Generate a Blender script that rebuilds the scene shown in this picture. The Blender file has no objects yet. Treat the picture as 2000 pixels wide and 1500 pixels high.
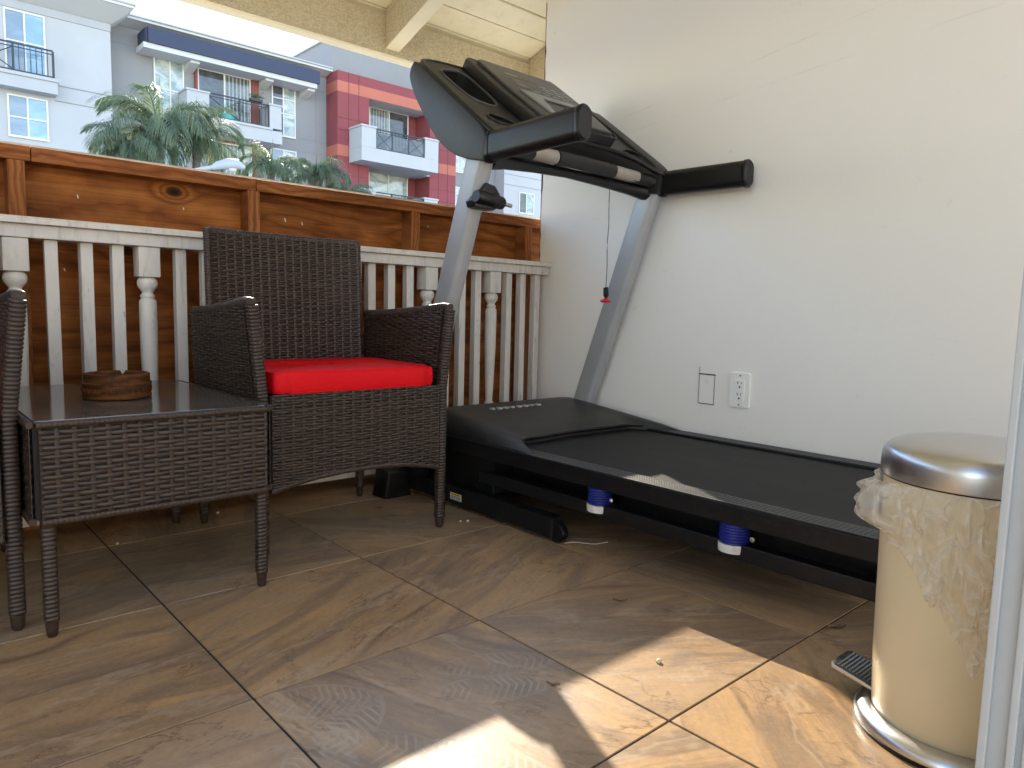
import bpy, bmesh, math, random
import numpy as np
from mathutils import Vector, Matrix
R = math.radians
random.seed(7); RNG = np.random.default_rng(7)
SC = bpy.context.scene
COL = SC.collection

# ------------------------------------------------------------------ camera
cam_d = bpy.data.cameras.new('camera'); cam = bpy.data.objects.new('camera', cam_d); COL.objects.link(cam)
SC.camera = cam
cam_d.sensor_width = 36.0; cam_d.lens = 36.0 * 1400.53 / 2000.0
cam_d.clip_start = 0.02; cam_d.clip_end = 2000
YAW, PITCH, ROLL, CAM_H = .7336, .1028, -.0255, .617
fwd = Vector((math.sin(YAW)*math.cos(PITCH), math.cos(YAW)*math.cos(PITCH), -math.sin(PITCH)))
rgt = Vector((math.cos(YAW), -math.sin(YAW), 0)); dwn = fwd.cross(rgt)
rx = rgt*math.cos(ROLL) + dwn*math.sin(ROLL); dy = -rgt*math.sin(ROLL) + dwn*math.cos(ROLL)
m = Matrix.Identity(4)
for i in range(3):
    m[i][0] = rx[i]; m[i][1] = -dy[i]; m[i][2] = -fwd[i]
m.translation = (0, 0, CAM_H)
cam.matrix_world = m

# ------------------------------------------------------------------ sky, sun, exposure
SUN_AZ = math.atan2(.482, .876); SUN_EL = R(30.8)
w = bpy.data.worlds.new('World'); SC.world = w; w.use_nodes = True
wn = w.node_tree.nodes; wl = w.node_tree.links
sky = wn.new('ShaderNodeTexSky'); sky.sky_type = 'NISHITA'; sky.sun_disc = False
sky.sun_elevation = SUN_EL; sky.sun_rotation = SUN_AZ; sky.air_density = 1.0; sky.dust_density = 0.0; sky.ozone_density = 1.0
wn['Background'].inputs['Strength'].default_value = 0.15
wl.new(sky.outputs[0], wn['Background'].inputs['Color'])
sd = bpy.data.lights.new('sun', 'SUN'); sun = bpy.data.objects.new('sun', sd); COL.objects.link(sun)
sd.energy = 2.0; sd.angle = R(0.55); sd.color = (1.0, .945, .80)
tosun = Vector((math.sin(SUN_AZ)*math.cos(SUN_EL), math.cos(SUN_AZ)*math.cos(SUN_EL), math.sin(SUN_EL)))
sun.rotation_euler = (-tosun).to_track_quat('-Z', 'Y').to_euler(); sun.location = (0, 0, 30)
SC.view_settings.view_transform = 'Standard'; SC.view_settings.look = 'None'
SC.view_settings.exposure = 2.28; SC.view_settings.gamma = 1.0; SC.view_settings.use_curve_mapping = False
SC.view_settings.use_white_balance = True; SC.view_settings.white_balance_temperature = 6900; SC.view_settings.white_balance_tint = 13
SC.render.engine = 'CYCLES'
cy = SC.cycles; cy.use_denoising = True; cy.max_bounces = 10; cy.diffuse_bounces = 7; cy.glossy_bounces = 4
cy.transparent_max_bounces = 12; cy.sample_clamp_indirect = 6.0; cy.caustics_reflective = False; cy.caustics_refractive = False

# ------------------------------------------------------------------ material helpers
class NT:
    def __init__(s, name):
        s.m = bpy.data.materials.new(name); s.m.use_nodes = True
        s.t = s.m.node_tree; s.n = s.t.nodes; s.b = s.n['Principled BSDF']
    def link(s, a, b): s.t.links.new(a, b)
    def put(s, sock, v):
        if v is None: return
        if hasattr(v, 'is_output') or isinstance(v, bpy.types.NodeSocket): s.link(v, sock)
        elif isinstance(v, (tuple, list)) and sock.type == 'RGBA' and len(v) == 3: sock.default_value = (*v, 1)
        else: sock.default_value = v
    def node(s, t): return s.n.new('ShaderNode' + t)
    def coord(s, k='Object'): return s.node('TexCoord').outputs[k]
    def pos(s): return s.node('NewGeometry').outputs['Position']
    def rand(s): return s.node('ObjectInfo').outputs['Random']
    def mapping(s, v, loc=(0,0,0), rot=(0,0,0), scale=(1,1,1)):
        n = s.node('Mapping'); s.put(n.inputs[0], v); n.inputs[1].default_value = loc; n.inputs[2].default_value = rot; n.inputs[3].default_value = scale
        return n.outputs[0]
    def noise(s, v=None, scale=5, detail=4, rough=.55, dist=0):
        n = s.node('TexNoise'); s.put(n.inputs['Vector'], v); n.inputs['Scale'].default_value = scale
        n.inputs['Detail'].default_value = detail; n.inputs['Roughness'].default_value = rough; n.inputs['Distortion'].default_value = dist
        return n.outputs[0]
    def wave(s, v, scale=1, dist=2, detail=2, dscale=1, rough=.5, typ='BANDS', dirn='X'):
        n = s.node('TexWave'); n.wave_type = typ
        if typ == 'BANDS': n.bands_direction = dirn
        s.put(n.inputs['Vector'], v); n.inputs['Scale'].default_value = scale; n.inputs['Distortion'].default_value = dist
        n.inputs['Detail'].default_value = detail; n.inputs['Detail Scale'].default_value = dscale; n.inputs['Detail Roughness'].default_value = rough
        return n.outputs[1]
    def ramp(s, f, stops, interp='LINEAR'):
        n = s.node('ValToRGB'); s.put(n.inputs[0], f); r = n.color_ramp; r.interpolation = interp
        while len(r.elements) < len(stops): r.elements.new(.5)
        for e, (p, c) in zip(r.elements, stops):
            e.position = p; e.color = (c, c, c, 1) if isinstance(c, (int, float)) else (*c, 1)
        return n.outputs[0]
    def mix(s, f, a, b, blend='MIX'):
        n = s.node('Mix'); n.data_type = 'RGBA'; n.blend_type = blend
        s.put(n.inputs[0], f); s.put(n.inputs[6], a); s.put(n.inputs[7], b); return n.outputs[2]
    def math(s, op, a, b=None, c=None):
        n = s.node('Math'); n.operation = op; s.put(n.inputs[0], a); s.put(n.inputs[1], b)
        if c is not None: s.put(n.inputs[2], c)
        return n.outputs[0]
    def vmath(s, op, a, b=None):
        n = s.node('VectorMath'); n.operation = op; s.put(n.inputs[0], a); s.put(n.inputs[1], b)
        return n.outputs[1] if op in ('LENGTH', 'DOT_PRODUCT', 'DISTANCE') else n.outputs[0]
    def sep(s, v):
        n = s.node('SeparateXYZ'); s.put(n.inputs[0], v); return n.outputs
    def comb(s, x=0, y=0, z=0):
        n = s.node('CombineXYZ'); s.put(n.inputs[0], x); s.put(n.inputs[1], y); s.put(n.inputs[2], z); return n.outputs[0]
    def bump(s, h, strength=.3, dist=.01):
        n = s.node('Bump'); n.inputs['Strength'].default_value = strength; n.inputs['Distance'].default_value = dist
        s.put(n.inputs['Height'], h); s.link(n.outputs[0], s.b.inputs['Normal']); return n
    def out(s, color=None, rough=None, metal=None, spec=None, **kw):
        s.put(s.b.inputs['Base Color'], color); s.put(s.b.inputs['Roughness'], rough)
        s.put(s.b.inputs['Metallic'], metal); s.put(s.b.inputs['Specular IOR Level'], spec)
        for k, v in kw.items(): s.put(s.b.inputs[k], v)
        return s.m

def paint(name, c, rough=.5, var=.12, scale=6, bump=.08, bscale=60, metal=0, spec=.5, dirt=None, dirt_amt=.5):
    t = NT(name); p = t.pos()
    n = t.noise(p, scale, 5, .6)
    col = t.mix(t.ramp(n, [(.3, 0.), (.7, 1.)]), tuple(x*(1-var) for x in c), tuple(min(1, x*(1+var)) for x in c))
    if dirt:
        d = t.noise(p, scale*2.3, 8, .7, .4)
        col = t.mix(t.math('MULTIPLY', t.ramp(d, [(.52, 0.), (.68, 1.)]), dirt_amt), col, dirt)
    t.bump(t.noise(p, bscale, 4, .6), bump, .004)
    return t.out(col, t.math('ADD', t.math('MULTIPLY', n, .15), rough-.07), metal, spec)

M = {}
def mat_tile():
    t = NT('stone_look_tile'); oc = t.coord('Object'); r = t.rand()
    rot = t.node('VectorRotate'); rot.rotation_type = 'Z_AXIS'; t.put(rot.inputs['Vector'], oc)
    t.put(rot.inputs['Angle'], t.math('ADD', t.math('MULTIPLY', r, 2.6), -1.9))
    v = t.vmath('ADD', rot.outputs[0], t.comb(t.math('MULTIPLY', r, 37.), t.math('MULTIPLY', r, 91.), 0))
    warp = t.noise(v, 3.2, 5, .6)
    vs = t.mapping(v, scale=(1.3, 4.6, 1))
    n1 = t.noise(vs, 2.0, 9, .62, 1.1)
    col = t.ramp(n1, [(.22, (.255, .158, .090)), (.42, (.350, .222, .120)), (.55, (.412, .262, .134)), (.68, (.450, .272, .122)), (.85, (.390, .258, .142))])
    n2 = t.noise(v, 5, 6, .6, .6)
    col = t.mix(t.ramp(n2, [(.40, 0.), (.72, .5)]), col, (.285, .205, .140))
    wv = t.wave(t.mapping(v, scale=(.7, 1.9, 1)), 1.15, 7.5, 4, .9, .62, dirn='Y')
    veins = t.ramp(wv, [(0, 1.), (.012, .7), (.04, .22), (.10, 0.)])
    vm = t.ramp(t.noise(v, 2.1, 3, .5), [(.44, 0.), (.62, 1.)])
    col = t.mix(t.math('MULTIPLY', t.math('MULTIPLY', veins, vm), .60), col, (.095, .066, .050))
    wv3 = t.noise(t.mapping(v, scale=(2.2, 26, 1)), 1.6, 8, .7, 1.4)
    col = t.mix(t.math('MULTIPLY', t.ramp(wv3, [(.50, 0.), (.60, 1.), (.70, .2)]), t.math('MULTIPLY', vm, .38)), col, (.16, .105, .075))
    iso = t.math('FRACT', t.math('MULTIPLY', t.noise(t.mapping(v, scale=(1.0, 2.7, 1)), 1.7, 10, .60, .9), 9.))
    ln = t.math('MULTIPLY', t.ramp(iso, [(.0, 0.), (.03, 1.), (.09, .35), (.22, 0.)]), t.ramp(t.noise(v, 3.3, 4, .6), [(.43, 0.), (.56, .80)]))
    col = t.mix(ln, col, (.090, .055, .036))
    bd = t.ramp(t.noise(t.mapping(v, scale=(.8, 3.6, 1)), 1.25, 8, .6, 1.6), [(.49, 0.), (.56, .62), (.66, .1)])
    col = t.mix(bd, col, (.175, .125, .092))
    wv2 = t.wave(t.mapping(v, rot=(0, 0, .5), scale=(.5, 1.4, 1)), 1.7, 11, 5, 1.3, .7, dirn='Y')
    lv = t.ramp(wv2, [(.0, 1.), (.02, .4), (.06, 0.)])
    col = t.mix(t.math('MULTIPLY', lv, .35), col, (.46, .36, .26))
    fine = t.noise(v, 95, 3, .7)
    col = t.mix(.22, col, t.ramp(fine, [(.3, .25), (.7, .75)]), 'OVERLAY')
    # dust film and dusty shoe prints (their own shapes, in the place's own metres)
    P = t.pos()
    dust = t.ramp(t.noise(P, 3.4, 7, .65, .4), [(.42, 0.), (.75, .5)])
    prints = None
    for (px, py, ang, L, W) in ((.79, .90, -.50, .115, .042), (.735, .842, -.52, .105, .042), (.518, .805, -.98, .125, .046), (.50, .985, -.62, .10, .05), (.475, .885, .4, .11, .048), (.60, .70, -1.1, .11, .045)):
        q = t.mapping(P, loc=(px, py, 0), rot=(0, 0, ang), scale=(L, W, 1)); q.node.vector_type = 'TEXTURE'
        x, y, z = t.sep(q)[:3]
        yy = t.math('MULTIPLY', y, t.math('ADD', 1.0, t.math('MULTIPLY', t.math('MULTIPLY', x, x), .35)))
        d = t.vmath('LENGTH', t.comb(x, yy, 0))
        inside = t.ramp(d, [(.80, 1.), (1.0, 0.)])
        edge = t.ramp(d, [(.84, 0.), (.92, 1.), (.98, .9), (1.05, 0.)])
        tread = t.math('SINE', t.math('ADD', t.math('MULTIPLY', x, 52.), t.math('MULTIPLY', t.math('ABSOLUTE', t.math('SUBTRACT', y, .15)), 9.)))
        tread = t.ramp(tread, [(.35, 0.), (.75, 1.)])
        heel = t.ramp(t.math('ABSOLUTE', t.math('ADD', x, .25)), [(.05, 0.), (.14, 1.)])
        pr = t.math('MAXIMUM', t.math('MULTIPLY', t.math('MULTIPLY', inside, tread), heel), t.math('MULTIPLY', edge, .7))
        pr = t.math('MULTIPLY', pr, t.ramp(t.noise(P, 14, 4, .6), [(.34, .15), (.62, 1.)]))
        prints = pr if prints is None else t.math('MAXIMUM', prints, pr)
    X, Y, Z = t.sep(P)[:3]
    dz = t.ramp(t.vmath('LENGTH', t.mapping(P, loc=(-.66*1.3, -.83*2.1, 0), scale=(1.3, 2.1, 0))), [(.08, .34), (.62, 0.)])
    dz = t.math('MULTIPLY', dz, t.ramp(t.noise(P, 9, 6, .65), [(.3, .5), (.6, 1.)]))
    dm = t.math('MINIMUM', t.math('ADD', t.math('ADD', t.math('MULTIPLY', dust, .18), t.math('MULTIPLY', dz, .8)), t.math('MULTIPLY', prints, .42)), .85)
    col = t.mix(dm, col, (.45, .405, .36))
    h = t.math('ADD', t.math('MULTIPLY', n1, .7), t.math('MULTIPLY', fine, .10))
    h = t.math('SUBTRACT', h, t.math('MULTIPLY', t.math('MULTIPLY', veins, vm), .12))
    t.bump(h, .22, .008)
    return t.out(col, t.math('ADD', .24, t.math('ADD', t.math('MULTIPLY', n2, .16), t.math('MULTIPLY', dm, .35))), 0, .30)
M['tile'] = mat_tile()
M['grout'] = paint('grout', (.034, .027, .022), .95, .3, 30)

def mat_wood(name, axis, dark, mid, light, ring=9., knots=(), long_s=1.1, cross=13.):
    """timber with growth rings; axis 'x' or 'z' is the way the grain runs"""
    t = NT(name); P = t.pos(); x, y, z = t.sep(P)[:3]
    a, c = (x, z) if axis == 'x' else (z, x)
    r = t.math('MULTIPLY', t.rand(), 23.0)
    a2 = t.math('ADD', a, r)
    f = t.math('MULTIPLY', c, ring)
    big = t.noise(t.comb(t.math('MULTIPLY', a2, long_s), t.math('MULTIPLY', c, 3.2), y), 1.3, 4, .55, .5)
    f = t.math('ADD', f, t.math('MULTIPLY', big, 5.5))
    kd = None
    for (kx, kz) in knots:
        d = t.vmath('LENGTH', t.comb(t.math('MULTIPLY', t.math('SUBTRACT', x, kx), .62), t.math('SUBTRACT', z, kz), 0))
        f = t.math('ADD', f, t.math('MULTIPLY', t.math('POWER', 2.718, t.math('MULTIPLY', t.math('MULTIPLY', d, d), -1500.)), 2.6))
        k = t.ramp(d, [(.006, 1.), (.012, .6), (.017, 0.)])
        kd = k if kd is None else t.math('MAXIMUM', kd, k)
    g = t.math('FRACT', f)
    col = t.ramp(g, [(0, mid), (.45, light), (.74, mid), (.90, tuple((a_+b_)/2 for a_, b_ in zip(dark, mid))), (1.0, mid)])
    streak = t.noise(t.comb(t.math('MULTIPLY', a2, 3.), t.math('MULTIPLY', c, 160.), y), 1.0, 4, .65)
    col = t.mix(.45, col, t.ramp(streak, [(.3, .2), (.7, .8)]), 'OVERLAY')
    blot = t.noise(P, 5.5, 5, .6, .3)
    col = t.mix(t.ramp(blot, [(.40, 0.), (.75, .65)]), col, dark)
    if kd is not None: col = t.mix(kd, col, (.022, .008, .003))
    t.bump(t.math('ADD', t.math('MULTIPLY', streak, .7), t.math('MULTIPLY', g, .3)), .25, .003)
    return t.out(col, .6, 0, .12)
M['plywood'] = mat_wood('stained_plywood', 'x', (.105, .028, .007), (.255, .080, .018), (.38, .135, .032), 11.,
                        ((.702, .941), (.572, .759), (.83, .62), (1.72, .60)))
M['stud'] = mat_wood('redwood_stud', 'z', (.13, .038, .012), (.25, .085, .026), (.36, .14, .046), 60., long_s=2.5)
M['plate'] = mat_wood('redwood_plate', 'x', (.13, .036, .011), (.25, .080, .024), (.35, .13, .042), 42., long_s=2.0)
M['lit_edge_fleck'] = paint('pale_lit_edge_and_fleck', (.62, .54, .42), .8, .2, 20)  # pale tone for the sunlit screen rim, also for paint flecks

def mat_rail():
    t = NT('weathered_white_paint'); P = t.pos(); x, y, z = t.sep(P)[:3]
    n = t.noise(P, 9, 6, .65)
    col = t.mix(n, (.58, .545, .49), (.71, .68, .635))
    s = t.noise(t.mapping(P, scale=(28, 28, 3.5)), 1.3, 6, .7, .3)
    col = t.mix(t.ramp(s, [(.50, 0.), (.72, .6)]), col, (.30, .26, .21))
    ch = t.noise(t.mapping(P, scale=(40, 40, 9)), 1.2, 8, .75)
    chip = t.ramp(ch, [(.635, 0.), (.66, 1.)])
    col = t.mix(t.math('MULTIPLY', chip, .8), col, (.12, .095, .07))
    t.bump(t.math('SUBTRACT', s, t.math('MULTIPLY', chip, .6)), .3, .003)
    return t.out(col, .55, 0, .45)
M['rail'] = mat_rail()

def mat_wall():
    t = NT('scuffed_white_wall'); P = t.pos(); x, y, z = t.sep(P)[:3]
    n = t.noise(P, 1.8, 6, .6)
    col = t.mix(n, (.84, .805, .75), (.885, .86, .815))
    sm = t.noise(t.mapping(P, scale=(1, 3.5, 14)), 1.6, 7, .72, .6)
    col = t.mix(t.ramp(sm, [(.64, 0.), (.76, .30)]), col, (.44, .40, .35))
    sp = t.noise(P, 24, 2, .5)
    col = t.mix(t.ramp(sp, [(.79, 0.), (.81, .25)]), col, (.42, .37, .31))
    # long scratches
    for (z0, k, c0) in ((1.345, .105, 1.10), (1.40, .16, 1.35)):
        ln = t.math('SUBTRACT', z, t.math('ADD', z0, t.math('MULTIPLY', t.math('SUBTRACT', c0, y), k)))
        ln = t.math('ADD', ln, t.math('MULTIPLY', t.math('SUBTRACT', t.noise(P, 9, 3, .5), .5), .012))
        f = t.ramp(t.math('ABSOLUTE', ln), [(.0006, 1.), (.0028, 0.)])
        f = t.math('MULTIPLY', f, t.ramp(t.noise(P, 6, 3, .6), [(.47, 0.), (.62, .14)]))
        col = t.mix(f, col, (.38, .33, .27))
    cr = t.noise(P, 7, 5, .6, 2.5)
    t.bump(t.math('ADD', t.noise(P, 42, 5, .6), t.math('MULTIPLY', cr, 1.2)), .10, .006)
    return t.out(col, .62, 0, .35)
M['wall'] = mat_wall()
def mat_rough_sawn(name, c):
    t = NT(name); P = t.pos()
    n = t.noise(t.mapping(P, scale=(9, 60, 60)), 3, 7, .7)
    n2 = t.noise(P, 150, 4, .65)
    col = t.mix(t.ramp(n, [(.3, 0.), (.7, 1.)]), tuple(v*.72 for v in c), c)
    col = t.mix(.35, col, t.ramp(n2, [(.3, .1), (.7, .9)]), 'OVERLAY')
    t.bump(t.math('ADD', n, n2), .75, .008)
    return t.out(col, .8, 0, .3)
M['sawn'] = mat_rough_sawn('rough_sawn_cream', (.72, .62, .415))
M['cream'] = paint('cream_roof_paint', (.92, .83, .58), .6, .05, 8, .25, 90)
M['board'] = paint('cream_board_paint', (.93, .85, .61), .55, .04, 7, .12, 50, dirt=(.55, .42, .22), dirt_amt=.25)
M['dark_gap'] = paint('dark_gap', (.03, .022, .015), .9)
M['plate_white'] = paint('outlet_white', (.88, .87, .84), .35, .02, 20, .02)
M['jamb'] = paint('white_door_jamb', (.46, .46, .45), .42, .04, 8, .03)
M['plaster'] = paint('unseen_wall_plaster', (.72, .66, .56), .7, .05, 5, .1)  # for the unseen wall stub and the added bounce walls

def mat_wicker(name, c):
    t = NT(name); P = t.coord('Object')
    n = t.noise(t.mapping(P, scale=(14, 14, 190)), 1, 3, .6); s = t.noise(t.mapping(P, scale=(60, 60, 700)), 1, 3, .6)
    col = t.mix(t.ramp(n, [(.25, 0.), (.75, 1.)]), tuple(v*.55 for v in c), tuple(v*1.7 for v in c))
    t.bump(s, .25, .001)
    return t.out(col, t.math('ADD', .27, t.math('MULTIPLY', n, .2)), 0, .40)
M['wicker'] = mat_wicker('dark_brown_wicker', (.032, .0205, .0145))
M['wicker_back'] = paint('wicker_backing', (.012, .009, .008), .8)
def mat_cushion():
    t = NT('red_cushion_fabric'); P = t.coord('Object')
    wv = t.noise(P, 420, 2, .5); n = t.noise(P, 9, 4, .6)
    col = t.mix(n, (.62, .0015, .006), (.74, .003, .010))
    t.bump(t.math('ADD', wv, t.math('MULTIPLY', n, 2.5)), .45, .003)
    return t.out(col, .62, 0, .22)
M['red'] = mat_cushion()
M['tableglass'] = paint('smoked_table_glass', (.092, .083, .072), .09, .2, 14, .02, 30, spec=.7, dirt=(.12, .108, .092), dirt_amt=.6)
M['black'] = paint('black_plastic', (.006, .006, .0065), .34, .25, 30, .12, 260, spec=.4)
M['blackmetal'] = paint('black_frame_steel', (.0055, .0055, .0065), .42, .3, 25, .08, 120, spec=.35, dirt=(.03, .027, .025), dirt_amt=.4)
M['charcoal'] = paint('charcoal_hood_plastic', (.016, .0155, .0145), .42, .2, 18, .15, 320, spec=.4, dirt=(.032, .029, .026), dirt_amt=.45)
M['console_grey'] = paint('console_grey_plastic', (.060, .058, .055), .40, .12, 20, .1, 200)
M['silver_trim'] = paint('silver_trim_plastic', (.26, .26, .26), .38, .1, 20, .05, 100, .4)
M['silver'] = paint('silver_powder_coat', (.36, .365, .375), .42, .05, 12, .05, 220, .25)
M['foam'] = paint('grip_foam', (.006, .006, .0065), .42, .2, 40, .06, 300, spec=.4)
M['sensor'] = paint('sensor_steel', (.36, .32, .265), .40, .08, 30, .04, 90, .3)
M['steel_pin'] = paint('zinc_pin', (.50, .49, .47), .3, .1, 30, .04, 90, .9)
M['blue'] = paint('blue_rubber_ring', (.012, .022, .20), .4, .15, 20)
M['whiteplastic'] = paint('white_plastic', (.68, .66, .62), .4, .08, 20, dirt=(.4, .36, .3))
M['redplastic'] = paint('red_key_plastic', (.62, .012, .012), .35, .08, 20)
M['sticker_w'] = paint('sticker_white', (.62, .62, .58), .5, .05, 20)
M['sticker_y'] = paint('sticker_yellow', (.72, .55, .06), .5, .05, 20)
M['print_grey'] = paint('faded_print', (.16, .15, .135), .5, .05, 20)
M['print_orange'] = paint('faded_orange_print', (.24, .11, .04), .5, .05, 20)
M['lettering'] = paint('pale_lettering', (.42, .41, .38), .5, .25, 60)
def mat_belt():
    t = NT('running_belt'); P = t.pos()
    n = t.noise(t.mapping(P, scale=(7, 1.2, 1)), 3, 6, .65); f = t.noise(P, 600, 2, .5)
    col = t.mix(t.ramp(n, [(.35, 0.), (.75, 1.)]), (.006, .0058, .0056), (.016, .015, .014))
    sp = t.ramp(t.noise(P, 75, 2, .5), [(.76, 0.), (.79, .6)])
    col = t.mix(sp, col, (.22, .2, .17))
    t.bump(f, .3, .001)
    return t.out(col, .6, 0, .25)
M['belt'] = mat_belt()
def mat_rail_top():
    t = NT('worn_foot_rail'); P = t.pos()
    n = t.noise(t.mapping(P, scale=(60, 6, 60)), 1.4, 7, .75)
    col = t.mix(t.ramp(n, [(.52, 0.), (.70, .75)]), (.012, .012, .012), (.07, .066, .06))
    t.bump(n, .25, .002)
    return t.out(col, t.math('ADD', .33, t.math('MULTIPLY', n, .2)), 0, .5)
M['railtop'] = mat_rail_top()
def mat_steel():
    t = NT('brushed_stainless'); P = t.coord('Object')
    n = t.noise(t.mapping(P, scale=(2, 2, 180)), 2, 4, .6); s = t.noise(P, 30, 5, .6)
    col = t.mix(s, (.52, .525, .535), (.62, .625, .635))
    t.bump(n, .05, .001)
    return t.out(col, t.math('ADD', .22, t.math('MULTIPLY', s, .18)), 1.0, .5)
M['steel'] = mat_steel()
M['enamel'] = paint('cream_enamel', (.69, .575, .375), .34, .015, 4, .01, 30, spec=.5)
def mat_bag():
    t = NT('thin_plastic_bag'); P = t.pos()
    vn = t.node('TexVoronoi'); vn.feature = 'DISTANCE_TO_EDGE'; vn.inputs['Scale'].default_value = 34
    wob = t.noise(P, 26, 3, .5); t.put(vn.inputs['Vector'], t.vmath('ADD', t.mapping(P, scale=(1, 1, .55)), t.comb(t.math('MULTIPLY', wob, .05), t.math('MULTIPLY', wob, .03), 0)))
    crease = t.ramp(vn.outputs[0], [(0, 1.), (.05, .45), (.22, 0.)])
    t.bump(t.math('ADD', crease, t.math('MULTIPLY', wob, .8)), .55, .006)
    t.out((.95, .92, .86), .12, 0, .9)
    tr = t.node('BsdfTransparent'); tr.inputs[0].default_value = (.97, .955, .91, 1)
    tl = t.node('BsdfTranslucent'); tl.inputs[0].default_value = (.92, .88, .78, 1)
    m1 = t.node('MixShader'); m1.inputs[0].default_value = .35; t.link(t.b.outputs[0], m1.inputs[1]); t.link(tl.outputs[0], m1.inputs[2])
    m2 = t.node('MixShader'); t.put(m2.inputs[0], t.math('SUBTRACT', .70, t.math('MULTIPLY', crease, .42)))
    t.link(m1.outputs[0], m2.inputs[1]); t.link(tr.outputs[0], m2.inputs[2])
    t.link(m2.outputs[0], t.n['Material Output'].inputs['Surface']); return t.m
M['bag'] = mat_bag()
M['carved'] = mat_wood('carved_ashtray_wood', 'x', (.035, .012, .005), (.095, .036, .013), (.165, .066, .022), 50., long_s=6.)
M['leafbit'] = paint('dry_leaf', (.20, .12, .06), .8, .3, 60)
M['crumb'] = paint('pale_crumb', (.55, .48, .36), .8, .2, 60)
M['thread'] = paint('lint_thread', (.5, .47, .42), .8, .1, 60)
# outside
def stucco(name, c): return paint(name, c, .85, .05, .6, .35, 9)
M['s_white'] = stucco('white_stucco', (.47, .47, .47)); M['s_grey'] = stucco('grey_stucco', (.275, .268, .265))
M['s_dark'] = stucco('dark_band_stucco', (.42, .42, .43)); M['s_red'] = stucco('brick_red_panel', (.27, .062, .066))  # slightly darker tone for the band under the eave
M['s_orange'] = stucco('salmon_panel', (.50, .15, .10)); M['s_maroon'] = stucco('maroon_stucco', (.24, .07, .055))
M['s_blue'] = paint('navy_fascia', (.035, .045, .085), .6, .06, 1); M['s_eave'] = stucco('eave_white', (.60, .585, .555))
M['joint'] = paint('score_joint', (.27, .27, .28), .9)
M['joint_red'] = paint('panel_joint', (.17, .045, .048), .9)
M['winframe'] = paint('window_frame_white', (.75, .73, .68), .5, .04, 3)
M['iron'] = paint('dark_iron', (.035, .037, .045), .5, .1, 3)
def mat_glass(name, c, c2, rough=.05, curtain=0):
    t = NT(name); P = t.pos(); x, y, z = t.sep(P)[:3]
    n = t.noise(t.mapping(P, scale=(.8, 1, 1.4)), 1.4, 5, .6, 1.)
    col = t.mix(t.ramp(n, [(.4, 0.), (.62, 1.)]), c, c2)  # pale patches of reflection and interior mixed into the pane colour
    if curtain:
        s = t.math('SINE', t.math('MULTIPLY', x, 38.))
        col = t.mix(t.math('MULTIPLY', t.ramp(s, [(.2, 0.), (.9, 1.)]), curtain), col, (.45, .47, .42))
    return t.out(col, rough, 0, .9)
M['g_blue'] = mat_glass('sky_blue_glass', (.20, .34, .46), (.30, .45, .56)); M['g_screen'] = mat_glass('screened_glass', (.16, .23, .31), (.22, .30, .38), .25)
M['g_dark'] = mat_glass('dark_glass', (.045, .045, .045), (.10, .105, .10)); M['g_pale'] = mat_glass('painted_reflection_glass', (.24, .30, .28), (.58, .60, .54))
M['g_curtain'] = mat_glass('curtained_glass', (.07, .08, .075), (.18, .19, .17), .08, .8)
def mat_frond():
    t = NT('palm_leaflet'); P = t.pos()
    n = t.noise(P, 3.5, 4, .6); r = t.rand()
    col = t.mix(n, (.15, .20, .13), (.29, .34, .235))
    col = t.mix(t.math('MULTIPLY', r, .4), col, (.075, .115, .085))
    t.out(col, .5, 0, .3); tl = t.node('BsdfTranslucent'); t.put(tl.inputs[0], t.mix(.5, col, (.16, .24, .05)))
    mx = t.node('MixShader'); mx.inputs[0].default_value = .5; t.link(t.b.outputs[0], mx.inputs[1]); t.link(tl.outputs[0], mx.inputs[2])
    t.link(mx.outputs[0], t.n['Material Output'].inputs['Surface']); return t.m
M['frond'] = mat_frond()
M['frond_rib'] = paint('palm_rib', (.16, .17, .07), .6)
M['trunk'] = paint('palm_trunk', (.17, .145, .115), .9, .3, 8, .6, 20)
M['ground'] = paint('pale_concrete_ground', (.46, .43, .38), .9, .12, .5, .3, 8)
M['lampgrey'] = paint('lamp_grey', (.40, .43, .48), .45, .05, 4)
M['teal'] = paint('teal_plastic', (.05, .32, .34), .5); M['flower'] = paint('planter_leaves', (.06, .17, .06), .7, .4, 14)
M['bounce_deck'] = paint('pale_bounce_deck', (.55, .50, .42), .85, .08, 4, .2, 30)  # for the added unseen floor that bounces light
M['concrete'] = paint('slab_concrete', (.32, .30, .27), .9, .15, 4, .3, 30)

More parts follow.
